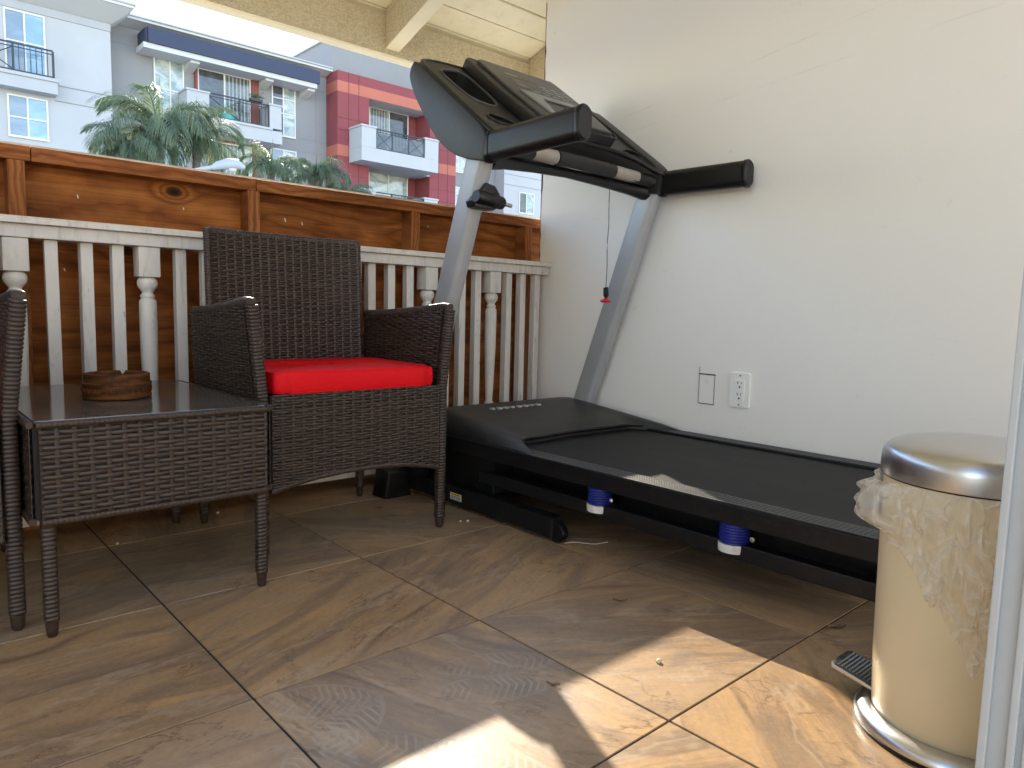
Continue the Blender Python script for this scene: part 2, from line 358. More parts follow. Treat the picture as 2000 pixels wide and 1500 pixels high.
# ------------------------------------------------------------------ mesh helpers
LOC = {}          # object -> world location of its thing
class MB:
    def __init__(s): s.v = []; s.f = []
    def add(s, vs, fs):
        o = len(s.v); s.v += [tuple(map(float, p)) for p in vs]; s.f += [tuple(i+o for i in f) for f in fs]; return s
    def box(s, x0, x1, y0, y1, z0, z1, bev=0):
        x0, x1 = min(x0, x1), max(x0, x1); y0, y1 = min(y0, y1), max(y0, y1); z0, z1 = min(z0, z1), max(z0, z1)
        vs = [(x, y, z) for z in (z0, z1) for y in (y0, y1) for x in (x0, x1)]
        fs = [(0, 2, 3, 1), (4, 5, 7, 6), (0, 1, 5, 4), (2, 6, 7, 3), (0, 4, 6, 2), (1, 3, 7, 5)]
        if bev <= 0: return s.add(vs, fs)
        bm = bmesh.new(); bv = [bm.verts.new(p) for p in vs]
        for f in fs: bm.faces.new([bv[i] for i in f])
        bmesh.ops.bevel(bm, geom=bm.edges[:], offset=bev, segments=2, affect='EDGES', profile=.6)
        return s.addbm(bm)
    def addbm(s, bm):
        bm.verts.index_update(); s.add([v.co[:] for v in bm.verts], [[v.index for v in f.verts] for f in bm.faces]); bm.free(); return s
    def prism(s, poly, d, bev=0, holes=()):
        """poly: 3-D points in one plane; extruded by vector d; holes: further loops left open"""
        bm = bmesh.new(); d = Vector(d); loops = []
        for lp in (poly, *holes):
            vs = [bm.verts.new(p) for p in lp]; loops.append(vs)
            es = [bm.edges.new((vs[i], vs[(i+1) % len(vs)])) for i in range(len(vs))]
        if holes:
            bmesh.ops.triangle_fill(bm, edges=bm.edges[:], use_beauty=True)
        else: bm.faces.new(loops[0])
        r = bmesh.ops.extrude_face_region(bm, geom=bm.faces[:])
        nv = [g for g in r['geom'] if isinstance(g, bmesh.types.BMVert)]
        bmesh.ops.translate(bm, verts=nv, vec=d)
        bmesh.ops.recalc_face_normals(bm, faces=bm.faces[:])
        if bev > 0:
            es = [e for e in bm.edges if len(e.link_faces) == 2 and e.calc_face_angle(0) > R(35)]
            bmesh.ops.bevel(bm, geom=es, offset=bev, segments=2, affect='EDGES', profile=.6)
        return s.addbm(bm)
    def lathe(s, c, prof, n=24, axis='z', phase=0):
        """prof: list of (radius, height); closed at both ends"""
        vs = []; fs = []
        for (r, h) in prof:
            for k in range(n):
                a = 2*math.pi*k/n + phase; p = (r*math.cos(a), r*math.sin(a), h)
                if axis == 'x': p = (p[2], p[0], p[1])
                if axis == 'y': p = (p[0], p[2], p[1])
                vs.append((c[0]+p[0], c[1]+p[1], c[2]+p[2]))
        for i in range(len(prof)-1):
            for k in range(n):
                a, b = i*n+k, i*n+(k+1) % n; fs.append((a, b, b+n, a+n))
        fs.append(tuple(range(n-1, -1, -1))); fs.append(tuple(range((len(prof)-1)*n, len(prof)*n)))
        return s.add(vs, fs)
    def sweep(s, path, rad, n=10, shape=None, up=(0, 0, 1), cap=True):
        """tube along path; rad: number or list; shape: list of (a,b) unit outline instead of a circle"""
        P = [Vector(p) for p in path]; k = len(P); rad = [rad]*k if isinstance(rad, (int, float)) else list(rad)
        sh = shape or [(math.cos(2*math.pi*i/n), math.sin(2*math.pi*i/n)) for i in range(n)]; n = len(sh)
        vs = []; fs = []; up = Vector(up)
        for i in range(k):
            t = (P[min(i+1, k-1)] - P[max(i-1, 0)]).normalized()
            a = t.cross(up)
            if a.length < 1e-4: a = t.cross(Vector((0, 1, 0)))
            a.normalize(); b = a.cross(t).normalized()
            for (x, y) in sh: vs.append(P[i] + a*(x*rad[i]) + b*(y*rad[i]))
        for i in range(k-1):
            for j in range(n):
                a, b = i*n+j, i*n+(j+1) % n; fs.append((a, b, b+n, a+n))
        if cap: fs.append(tuple(range(n-1, -1, -1))); fs.append(tuple(range((k-1)*n, k*n)))
        return s.add(vs, fs)
    def mesh(s, name, mat, origin=(0, 0, 0), smooth=False):
        me = bpy.data.meshes.new(name)
        o = np.array(origin, float); v = np.array(s.v, float).reshape(-1, 3) - o
        me.from_pydata(v.tolist(), [], s.f); me.materials.append(mat)
        bm = bmesh.new(); bm.from_mesh(me); bmesh.ops.recalc_face_normals(bm, faces=bm.faces[:]); bm.to_mesh(me); bm.free()
        if smooth:
            me.polygons.foreach_set('use_smooth', [True]*len(me.polygons))
            try: me.set_sharp_from_angle(angle=R(smooth if smooth is not True else 40))
            except Exception: pass
        me.update(); return me
    def build(s, name, mat, parent=None, smooth=False, stuff=False, label=None):
        loc = LOC.get(parent.name, (0, 0, 0)) if parent is not None else (0, 0, 0)
        o = bpy.data.objects.new(name, s.mesh(name, mat, loc, smooth)); COL.objects.link(o)
        if parent is not None: o.parent = parent; LOC[o.name] = loc
        if stuff: o['kind'] = 'stuff'
        if label: o['label'] = label
        return o
def tag(o, label=None, cat=None, group=None, kind=None):
    for k, v in (('label', label), ('category', cat), ('group', group), ('kind', kind)):
        if v: o[k] = v
    return o
def thing(name, label, cat, loc, group=None):
    o = bpy.data.objects.new(name, None); COL.objects.link(o); o.location = loc; o.empty_display_size = .1
    LOC[o.name] = tuple(loc); return tag(o, label, cat, group)
def solo(mb, name, mat, base, label, cat, group=None, smooth=False, kind=None):
    """a thing that is one mesh, its origin at its base"""
    o = bpy.data.objects.new(name, mb.mesh(name, mat, base, smooth)); COL.objects.link(o); o.location = base
    LOC[o.name] = tuple(base); return tag(o, label, cat, group, kind)
def copy_tree(o, parent=None):
    c = o.copy(); COL.objects.link(c); c.parent = parent
    for ch in o.children: copy_tree(ch, c)
    return c
def rrect(w, h, r, n=4):
    out = []
    for cx, cy, a0 in ((w/2-r, h/2-r, 0), (-w/2+r, h/2-r, 90), (-w/2+r, -h/2+r, 180), (w/2-r, -h/2+r, 270)):
        for k in range(n+1):
            a = R(a0 + 90*k/n); out.append((cx + r*math.cos(a), cy + r*math.sin(a)))
    return out

# ================================================================== SETTING
T = .457
# ---- ground far below the balcony
g = MB().add([(-900, -900, -3.3), (900, -900, -3.3), (900, 900, -3.3), (-900, 900, -3.3)], [(0, 1, 2, 3)])
tag(g.build('ground', M['ground']), kind='structure')
# ---- balcony floor with its tiles
fl = MB().box(-2.6, 2.40, .10, 2.42, -.20, -.0095).build('balcony_floor', M['concrete']); tag(fl, kind='structure')
gr = MB().box(-2.59, 2.119, .105, 2.245, -.009, -.0022).build('grout', M['grout'], fl)
xs = [-2.59] + [.4235 + T*j for j in range(-6, 4)] + [2.119]
ys = [.106] + [1.5139 - T*i for i in range(3, -2, -1)] + [2.245]
G = .0021
for i in range(len(xs)-1):
    for j in range(len(ys)-1):
        x0, x1, y0, y1 = xs[i]+G, xs[i+1]-G, ys[j]+G, ys[j+1]-G
        if x1-x0 < .02 or y1-y0 < .02: continue
        c = ((x0+x1)/2, (y0+y1)/2, 0); b = .0005; h = .0004*((i*7+j*3) % 3)
        mb = MB(); o8 = []
        for z, ins in ((-.008, 0), (h-.0012, 0), (h, b)):
            o8 += [(x0+ins, y0+ins, z), (x1-ins, y0+ins, z), (x1-ins, y1-ins, z), (x0+ins, y1-ins, z)]
        mb.add(o8, [(0, 3, 2, 1), (8, 9, 10, 11)] + [(k+l, (k+1) % 4+l, (k+1) % 4+l+4, k+l+4) for l in (0, 4) for k in range(4)])
        me = mb.mesh('tile', M['tile'], c); o = bpy.data.objects.new('tile', me); COL.objects.link(o); o.parent = fl; o.location = c
# ---- white side wall with the painted-over box cut-out
wl_ = thing('side_wall', 'tall scuffed white wall behind the treadmill', 'wall', (2.12, 1.2, 0))
mb = MB(); mb.prism([(2.12, .10, -.2), (2.12, 2.2, -.2), (2.12, 2.2, 1.893), (2.12, .10, 2.61)], (.22, 0, 0)); mb.build('wall_panel', M['wall'], wl_)
cut = MB().box(2.1185, 2.1215, 1.331, 1.390, .317, .414).build('cutout_cover', M['wall'], wl_)
sm = MB()
sm.box(2.1172, 2.1184, 1.328, 1.392, .4145, .4185); sm.box(2.1172, 2.1184, 1.329, 1.391, .3145, .3168)
sm.box(2.1172, 2.1184, 1.390, 1.3912, .316, .440); sm.box(2.1172, 2.1184, 1.3296, 1.3310, .316, .416)
sm.build('seam', M['dark_gap'], cut)
# dark flaking sliver along the wall's end
sl = MB(); zz = np.linspace(.25, 1.86, 60)
pts = [(2.1188, 2.2002, z) for z in zz] + [(2.1188, 2.1985 - .007*max(0, RNG.normal(.12, .35)) - (.006 if 1.12 < z < 1.27 else 0), z) for z in zz[::-1]]
sl.prism(pts, (.02, 0, 0)); sl.build('end_crack', M['dark_gap'], wl_)
# ---- wall outlet
op = thing('wall_outlet', 'white duplex power outlet with cover plate on the white wall', 'outlet', (2.12, 1.234, .375))
yc, zc = 1.234, .375
mb = MB(); mb.prism([(2.1195, yc+a, zc+b) for a, b in rrect(.072, .114, .006)], (-.006, 0, 0), .0018); mb.build('cover_plate', M['plate_white'], op)
mb = MB(); mb.prism([(2.1134, yc-.001+a, zc+b) for a, b in rrect(.034, .068, .003)], (-.002, 0, 0), .0006); rc = mb.build('receptacle', M['plate_white'], op)
for dz in (.0185, -.0185):
    mb = MB()
    mb.box(2.1108, 2.1113, yc+.0045, yc+.0068, zc+dz+.001, zc+dz+.010); mb.box(2.1108, 2.1113, yc-.0080, yc-.0060, zc+dz+.002, zc+dz+.009)
    mb.lathe((2.1113, yc-.001, zc+dz-.008), [(.003, 0), (.003, -.0006)], 10, 'x'); mb.build('socket_slots', M['dark_gap'], rc)
for dz in (.048, -.048): MB().lathe((2.1134, yc, zc+dz), [(.0032, 0), (.003, -.0008)], 10, 'x').build('screw', M['silver_trim'], op)
# ---- unseen house wall stub, door jamb, added bounce floor and walls
hw = thing('unseen_wall_stub', 'unseen stub of cream house wall, shortened for light, behind the door jamb', 'wall', (.94, .05, 0))
MB().box(.865, 1.30, -.06, .164, -.2, 2.58).build('wall_panel', M['plaster'], hw)  # house wall cut to a stub so light reaches the side wall
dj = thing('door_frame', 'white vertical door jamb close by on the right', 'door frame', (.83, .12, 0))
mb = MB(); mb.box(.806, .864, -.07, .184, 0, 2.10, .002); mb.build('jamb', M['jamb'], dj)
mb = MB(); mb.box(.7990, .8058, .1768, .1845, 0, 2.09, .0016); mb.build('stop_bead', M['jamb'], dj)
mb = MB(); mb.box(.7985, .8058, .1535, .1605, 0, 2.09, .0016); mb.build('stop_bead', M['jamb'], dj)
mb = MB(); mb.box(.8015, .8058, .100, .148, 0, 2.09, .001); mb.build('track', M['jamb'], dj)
tag(MB().box(-9, 9, -14.0, .099, -.2, -.012).build('bounce_deck_floor', M['bounce_deck']), kind='structure')  # added floor out of view, pale to bounce light onto the patio
tag(MB().box(-8, 8, -4.4, -4.2, -.011, 3.4).build('bounce_wall_back', M['plaster']), kind='structure')  # added unseen wall, sunlit to throw warm light into the patio
le = MB().prism([(-2.601, .165, -.2), (-2.601, 2.2, -.2), (-2.601, 2.2, 1.893), (-2.601, .165, 2.59)], (-.2, 0, 0)).build('bounce_wall_left', M['plaster']); tag(le, kind='structure')  # added end wall out of view, shapes the bounce light

# ---- patio roof: boards on rafters on a front beam
def roofz(y): return 1.775 + .343*(2.55 - y)
rf = thing('patio_roof', 'cream painted timber patio roof overhead', 'roof', (0, 1.4, 2.1))
x0r, x1r = -2.85, 3.4
mb = MB(); mb.box(x0r, x1r, 2.55, 2.588, 1.612, 1.757, .002); bmh = mb.build('beam', M['sawn'], rf)
MB().box(x0r, x1r, 2.549, 2.600, 1.603, 1.6115).build('beam_lit_edge', M['cream'], bmh)  # beam's lit bottom face, put in as a brighter cream strip
for xr in (-2.32, -1.54, -.76, .02, .80, 1.578, 2.355, 3.13):
    mb = MB(); mb.prism([(xr, 2.549, 1.634), (xr, 2.549, roofz(2.549)-.001), (xr, .166, roofz(.166)-.001), (xr, .166, roofz(.166)-.142), (xr, 2.50, roofz(2.50)-.142)], (.066, 0, 0), .003)
    r_ = mb.build('rafter', M['sawn'], rf)
    mb = MB(); mb.prism([(xr+.0025, 2.5485, 1.6335), (xr+.0025, 2.50, roofz(2.50)-.1425), (xr+.0025, .166, roofz(.166)-.1425), (xr+.0025, .166, roofz(.166)-.1445), (xr+.0025, 2.50, roofz(2.50)-.1445), (xr+.0025, 2.5485, 1.6315)], (.061, 0, 0))
    mb.build('pale_underside', M['cream'], r_)  # paler cream strip over the rafter's bottom face
k = 0; y = 2.665
while y > .06:
    ya, yb = y - .0035, max(y - .1165, -.2) + .0035; zo = RNG.uniform(0, .006)
    mb = MB(); mb.prism([(x0r, ya, roofz(ya)+zo), (x0r, yb, roofz(yb)+zo), (x0r, yb, roofz(yb)+.02), (x0r, ya, roofz(ya)+.02)], (x1r-x0r, 0, 0), .002)
    mb.build('ceiling_board', M['board'], rf); y -= .1175; k += 1
mb = MB(); mb.prism([(x0r-.05, 2.70, roofz(2.70)+.022), (x0r-.05, .0, roofz(.0)+.022), (x0r-.05, .0, roofz(.0)+.06), (x0r-.05, 2.70, roofz(2.70)+.06)], (x1r-x0r+.1, 0, 0))
mb.build('roof_deck', M['dark_gap'], rf)

# ---- plywood privacy screen
fn = thing('plywood_screen', 'stained plywood screen framed with studs behind the white railing', 'fence', (0, 2.28, 0))
MB().box(-2.6, .955, 2.3045, 2.3165, -.15, 1.004).build('plywood_panel', M['plywood'], fn)
MB().box(.957, 2.34, 2.3045, 2.3165, -.15, 1.003).build('plywood_panel', M['plywood'], fn)
MB().box(-2.6, 2.34, 2.317, 2.323, -.15, 1.0205).build('lit_rim_skin', M['lit_edge_fleck'], fn)  # pale strip raised above the plate, stands in for the sunlit edge
fk = MB()
for (x_, z_, l_) in ((.448, .902, .009), (.726, .898, .006), (1.045, .90, .012), (1.105, .893, .010), (.41, .70, .008), (1.62, .93, .006), (.16, .93, .007)):
    fk.add([(x_, 2.3042, z_), (x_+.003, 2.3042, z_+.001), (x_+.002+l_*.4, 2.3036, z_-l_), (x_-.001+l_*.3, 2.3042, z_-l_)], [(0, 1, 2, 3)])
fk.build('paint_fleck', M['lit_edge_fleck'], fn, stuff=True)
for a, b in ((-2.6, .335), (.337, .925), (.927, 2.335)):
    MB().box(a, b, 2.24, 2.3035, .966, 1.0025, .002).build('top_plate', M['plate'], fn)
for xr_ in (-2.16, -1.54, -.92, -.30, .322, .937, 1.541, 2.112):
    MB().box(xr_-.038, xr_, 2.2405, 2.3035, -.0, .9655, .0015).build('stud', M['stud'], fn)

# ---- white baluster railing
rl = thing('balcony_railing', 'chipped white wooden railing with turned posts', 'railing', (0, 2.17, 0))
cap = [(2.118, .7975), (2.1185, .8085), (2.126, .815), (2.150, .8175), (2.205, .8175), (2.213, .812), (2.215, .7975)]
XA, XB = -2.59, 2.117
mb = MB(); mb.prism([(XA, y_, z_) for y_, z_ in cap], (XB-XA, 0, 0), .0015); mb.build('cap_rail', M['rail'], rl)
mb = MB(); mb.box(XA, XB, 2.135, 2.203, .764, .7972, .003); mb.build('top_rail', M['rail'], rl)
mb = MB(); mb.box(XA, XB, 2.140, 2.200, .035, .098, .003); mb.build('bottom_rail', M['rail'], rl)
def post_mesh():
    mb = MB(); h = .0275
    mb.box(-h, h, -h, h, .682, .7635, .0022); mb.box(-h, h, -h, h, .0985, .205, .0022)
    mb.lathe((0, 0, 0), [(.016, .6822), (.021, .679), (.0255, .672), (.0265, .664), (.0245, .655), (.019, .647), (.0145, .641), (.0145, .636), (.0185, .6325), (.0195, .628), (.0165, .6235), (.0205, .619), (.0225, .612), (.0232, .55), (.0222, .47), (.0195, .38), (.0165, .30), (.0145, .262), (.0145, .254), (.019, .249), (.019, .244), (.0145, .239), (.018, .231), (.0235, .222), (.0235, .214), (.018, .2052)], 20)
    return mb.mesh('turned_post', M['rail'], smooth=50)
def bal_mesh():
    mb = MB(); mb.box(-.0145, .0145, -.0145, .0145, .0985, .7635, .0018); return mb.mesh('baluster', M['rail'])
pm, bmsh = post_mesh(), bal_mesh()
for kk in range(-9, 7):
    xp = .28 + .311*kk
    for dx, me, nm in ((0, pm, 'turned_post'), (.0795, bmsh, 'baluster'), (.156, bmsh, 'baluster'), (.2325, bmsh, 'baluster')):
        x = xp + dx + (RNG.uniform(-.003, .003))
        if XA+.03 < x < 2.09:
            o = bpy.data.objects.new(nm, me); COL.objects.link(o); o.parent = rl; o.location = (x, 0, 0); o.rotation_euler = (RNG.uniform(-.004, .004), RNG.uniform(-.006, .006), RNG.uniform(-.06, .06))

# ================================================================== WICKER FURNITURE
def weave(mb, surf, u0, u1, v0, v1, pitch=.0262, row=.0068, amp=.0019, vmin=None, vmax=None, seg=5):
    """flat strands woven over and under upright stakes; surf(u, v) -> point array, normal array"""
    nu = max(1, round((u1-u0)/pitch)); pu = (u1-u0)/nu; nv = max(1, round((v1-v0)/row)); rv = (v1-v0)/nv
    us = np.linspace(u0, u1, nu*seg+1)
    for i in range(nv):
        vc = v0 + (i+.5)*rv
        ph = np.cos(np.pi*(us-u0)/pu + np.pi*i); ph = np.sign(ph)*np.abs(ph)**.6*RNG.uniform(.75, 1.2)
        wob = RNG.normal(0, .0006) + .0007*np.sin(us*RNG.uniform(20, 60)+RNG.uniform(0, 6))
        ok = np.ones(len(us), bool)
        if vmin is not None: ok &= vc - rv*.5 >= vmin(us) - 1e-6
        if vmax is not None: ok &= vc + rv*.5 <= vmax(us) + 1e-6
        rings = []; RW = RNG.uniform(.86, 1.0)
        for dv, dn in ((-.47, -.0009), (-.22, .0004), (.22, .0004), (.47, -.0009)):
            p, n = surf(us, vc+dv*rv*RW+wob); rings.append(p + n*(amp*ph + dn)[:, None])
        o = len(mb.v); m_ = len(us)
        for r_ in rings: mb.v += r_.tolist()
        for j in range(m_-1):
            if ok[j] and ok[j+1]:
                for q in range(3): mb.f.append((o+q*m_+j, o+q*m_+j+1, o+(q+1)*m_+j+1, o+(q+1)*m_+j))
    for k in range(nu+1):
        uc = u0 + k*pu; a, b = v0, v1
        if vmin is not None: a = max(a, float(vmin(np.array([uc]))[0]))
        if vmax is not None: b = min(b, float(vmax(np.array([uc]))[0]))
        vv = np.linspace(a, b, 9); o = len(mb.v)
        for du, dn in ((-.0042, .0002), (0, .0016), (.0042, .0002)):
            p, n = surf(np.full_like(vv, min(max(uc+du, u0), u1)), vv); mb.v += (p + n*dn).tolist()
        for j in range(8):
            for q in range(2): mb.f.append((o+q*9+j, o+q*9+j+1, o+(q+1)*9+j+1, o+(q+1)*9+j))
def flat(p0, U, V, N):
    p0, U, V, N = (np.array(a, float) for a in (p0, U, V, N))
    def f(u, v): return p0 + u[:, None]*U + v[:, None]*V, np.repeat(N[None], len(u), 0)
    return f
def wrap(mb, path, r, pitch=.0082, sh=None):
    """a pole wrapped in flat strand: ribs every pitch along it"""
    P = [Vector(p) for p in path]; L = sum((P[i+1]-P[i]).length for i in range(len(P)-1)); n = max(2, int(L/pitch)); out = []; rad = []
    def at(s):
        for i in range(len(P)-1):
            l = (P[i+1]-P[i]).length
            if s <= l or i == len(P)-2: return P[i].lerp(P[i+1], min(1, s/l))
            s -= l
    for i in range(n):
        for f_, k_ in ((.04, .90), (.25, 1.0), (.75, 1.02), (.96, .92)): out.append(at(L*(i+f_)/n)); rad.append(r*k_)
    mb.sweep(out, rad, shape=sh or SQ, up=(0, 1, .01) if abs((P[-1]-P[0]).normalized().z) > .7 else (0, 0, 1))
SQ = [(x/.5, y/.5) for x, y in rrect(1, 1, .3, 2)]
def foot(mb, x, y, r): mb.lathe((x, y, 0), [(r*.62, 0), (r*.8, .004), (r*.95, .02), (r*1.02, .034)], 12)

CX, CY = .925, 1.82
def make_chair():
    t = thing('wicker_armchair', 'wicker armchair with red cushion between the glass table and the treadmill', 'armchair', (CX, CY, 0), 'wicker armchairs by the railing')
    B = (CX, CY)
    def W(x, y, z): return (B[0]+x, B[1]+y, z)
    FX, BXL, TOP = .256, .246, .278
    for sgn in (-1, 1):
        mb = MB(); wrap(mb, [W(sgn*FX, -.217, .03), W(sgn*FX, -.218, .40), W(sgn*TOP, -.221, .614)], .0135); foot(mb, B[0]+sgn*FX, B[1]-.217, .0128); mb.build('front_leg', M['wicker'], t, smooth=50)
        mb = MB(); wrap(mb, [W(sgn*BXL, .208, .03), W(sgn*BXL, .200, .41)], .0128); foot(mb, B[0]+sgn*BXL, B[1]+.208, .012); mb.build('back_leg', M['wicker'], t, smooth=50)
        # arm: woven side panel from seat skirt to arm rest, flaring outwards
        arm = MB(); s = sgn
        def side(off, s=s):
            def f(u, v):
                fl_ = np.clip((v-.40)/.21, 0, 1.1)
                x = B[0] + s*(FX + (TOP-FX)*fl_*np.clip(1-(u+.2)/.62, .25, 1) + off)
                p = np.stack([x, B[1]+u, v], 1); n = np.zeros_like(p); n[:, 0] = np.sign(s*off) if off else s; return p, n
            return f
        top = lambda u: .594 + .028*np.clip((.19-u)/.40, 0, 1)**1.6
        outer, inner = MB(), MB()
        weave(outer, side(.012), -.205, .198, .195, .622, vmax=lambda u: top(u)-.004)
        weave(inner, side(-.012), -.205, .190, .42, .622, vmax=lambda u: top(u)-.004)
        core = MB(); us = np.linspace(-.206, .198, 14)
        zb = np.concatenate([np.full(14, .19)]); pts0 = []
        grid = []
        for off in (-.0085, .0085):
            for tt in np.linspace(0, 1, 7):
                vv = .19 + (top(us)-.006-.19)*tt; p, _ = side(off)(us, vv); grid.append(p)
        o_ = []
        for g_ in grid: o_ += g_.tolist()
        fs = []
        for h_ in (0, 7):
            for r_ in range(6):
                for j in range(13): a = (h_+r_)*14+j; fs.append((a, a+1, a+15, a+14))
        for j in range(13): fs.append((j, j+1, 7*14+j+1, 7*14+j)); a = 6*14+j; fs.append((a, a+1, a+7*14+1, a+7*14))
        core.add(o_, fs); ar = core.build('arm_panel', M['wicker_back'], t)
        outer.build('woven_strands', M['wicker'], ar, smooth=60, stuff=True); inner.build('woven_strands', M['wicker'], ar, smooth=60, stuff=True)
        ap = []
        for u in np.linspace(-.222, .200, 16):
            p, _ = side(0)(np.array([u]), np.array([float(top(np.array([u]))[0])])); ap.append(p[0])
        ap[0][2] -= .004
        mb = MB(); wrap(mb, ap, .0118); mb.build('arm_rest', M['wicker'], t, smooth=50)
    # backrest, gently curved and leaning back
    def back(off, sg=-1):
        def f(u, v):
            cv = .030*np.abs(u/.235)**3
            y = B[1] + .168 + (v-.40)*.060 - cv + off
            p = np.stack([B[0]-.013+u*.953, y, v], 1)
            d = -.09*np.sign(u)*(np.abs(u/.235)**2)/.235*.5
            n = np.stack([sg*-d, np.full_like(u, float(sg)), np.full_like(u, .06)], 1); n /= np.linalg.norm(n, axis=1)[:, None]
            return p, n
        return f
    core = MB(); us = np.linspace(-.236, .236, 15); vs = np.linspace(.19, .806, 8); o_ = []; fs = []
    for off in (0, .018):
        for v in vs: p, _ = back(off)(us, np.full_like(us, v)); o_ += p.tolist()
    for h_ in (0, 8):
        for r_ in range(7):
            for j in range(14): a = (h_+r_)*15+j; fs.append((a, a+1, a+16, a+15))
    core.add(o_, fs); bk = core.build('backrest', M['wicker_back'], t)
    mb = MB(); weave(mb, back(-.003), -.232, .232, .40, .808); mb.build('woven_strands', M['wicker'], bk, smooth=60, stuff=True)
    mb = MB(); weave(mb, back(.021, 1), -.232, .232, .19, .808); mb.build('woven_strands', M['wicker'], bk, smooth=60, stuff=True)
    rim = []
    for z in np.linspace(.40, .807, 8): rim.append(back(.009)(np.array([-.236]), np.array([z]))[0][0])
    for x in np.linspace(-.236, .236, 15): rim.append(back(.009)(np.array([x]), np.array([.808]))[0][0])
    for z in np.linspace(.807, .40, 8): rim.append(back(.009)(np.array([.236]), np.array([z]))[0][0])
    mb = MB(); wrap(mb, rim, .0095); mb.build('back_frame', M['wicker'], bk, smooth=50)
    # seat and front skirt with its arched lower edge
    MB().box(B[0]-.245, B[0]+.245, B[1]-.215, B[1]+.165, .385, .402).build('seat', M['wicker_back'], t)
    arch = lambda u: .172 + .030*np.clip(1-(np.abs(u)/.245)**2.4, 0, 1)
    mb = MB(); weave(mb, flat(W(0, -.232, 0), (1, 0, 0), (0, 0, 1), (0, -1, 0)), -.238, .238, .165, .408, vmin=arch)
    us = np.linspace(-.24, .24, 25); sk = MB()
    sk.prism([W(u, -.2275, a) for u, a in zip(us, arch(us)+.003)] + [W(.24, -.2275, .404), W(-.24, -.2275, .404)], (0, .014, 0)); skb = sk.build('front_skirt', M['wicker_back'], t)
    mb.build('woven_strands', M['wicker'], skb, smooth=60, stuff=True)
    mb = MB(); wrap(mb, [W(u, -.2285, a+.003) for u, a in zip(us, arch(us))], .0065); mb.build('skirt_hem', M['wicker'], skb, smooth=50)
    return t
chair = make_chair()
def make_cushion(label):
    n, m_ = 30, 24; mb = MB(); hx, hy = .234, .205; vs = []; fs = []
    def sup(a): c, s_ = math.cos(a), math.sin(a); e = .22; return math.copysign(abs(c)**e, c), math.copysign(abs(s_)**e, s_)
    N = 72; prof = []
    for k in range(9):
        a = -math.pi/2 + math.pi*k/8; c_, s_ = math.cos(a), math.sin(a); prof.append((abs(c_)**.45, math.copysign(abs(s_)**.55, s_)))
    rings = []
    for (c_, s_) in prof:
        for k in range(N):
            a = 2*math.pi*k/N; ex, ey = sup(a); ins = .016*(1-c_)
            x = ex*(hx-ins); y = ey*(hy-ins); z = .4325 + .0275*s_
            x += .0025*math.sin(9*a+2)+.0015*math.sin(23*a); y += .002*math.sin(11*a)
            z += .0018*math.sin(3*a+1)*max(0, s_) + .0008*math.sin(14*a)*max(0, s_)
            vs.append((CX+x, CY-.033+y, z))
    for i in range(8):
        for k in range(N): a, b = i*N+k, i*N+(k+1) % N; fs.append((a, b, b+N, a+N))
    # domed top and flat underside as shrinking rings
    base = len(vs)
    for q, sc in enumerate((.82, .6, .35, .1)):
        for k in range(N):
            px, py, pz = vs[8*N+k]; vs.append((CX+(px-CX)*sc, CY-.033+(py-CY+.033)*sc, pz + .0015*(1-sc**2) - .004*(1-sc)**2 + .0009*math.sin(5*k/N*6.28+q)))
    prev = 8*N
    for q in range(4):
        cur = base+q*N
        for k in range(N): fs.append((prev+k, prev+(k+1) % N, cur+(k+1) % N, cur+k))
        prev = cur
    fs.append(tuple(range(prev, prev+N))); fs.append(tuple(range(N-1, -1, -1)))
    mb.add(vs, fs)
    return solo(mb, 'seat_cushion', M['red'], (CX, CY-.033, .404), label, 'cushion', 'red seat cushions', smooth=60)
def piping(c):
    for z_, ins in ((.4325+.0225, .0035), (.4325-.0225, .0035)):
        ps = []
        for k in range(73):
            a = 2*math.pi*k/72; cx_, sx_ = math.cos(a), math.sin(a); e = .22
            ps.append((CX + math.copysign(abs(cx_)**e, cx_)*(.234-ins) + .0025*math.sin(9*a+2)+.0015*math.sin(23*a), CY-.033 + math.copysign(abs(sx_)**e, sx_)*(.205-ins) + .002*math.sin(11*a), z_ + .0007*math.sin(17*a)))
        mb = MB(); mb.sweep(ps, .0021, 6, cap=False); mb.build('seam', M['red'], c, smooth=60)
cush = make_cushion('red fabric seat cushion on the wicker armchair beside the treadmill')
piping(cush)
chair2 = copy_tree(chair); chair2.location = (CX-.998, CY-.040, 0)
chair2['label'] = 'wicker armchair cut off by the left edge of the picture'
cush2 = copy_tree(cush); cush2.location = (CX-.998, CY-.073, .404)
cush2['label'] = 'red fabric seat cushion on the leftmost wicker armchair'

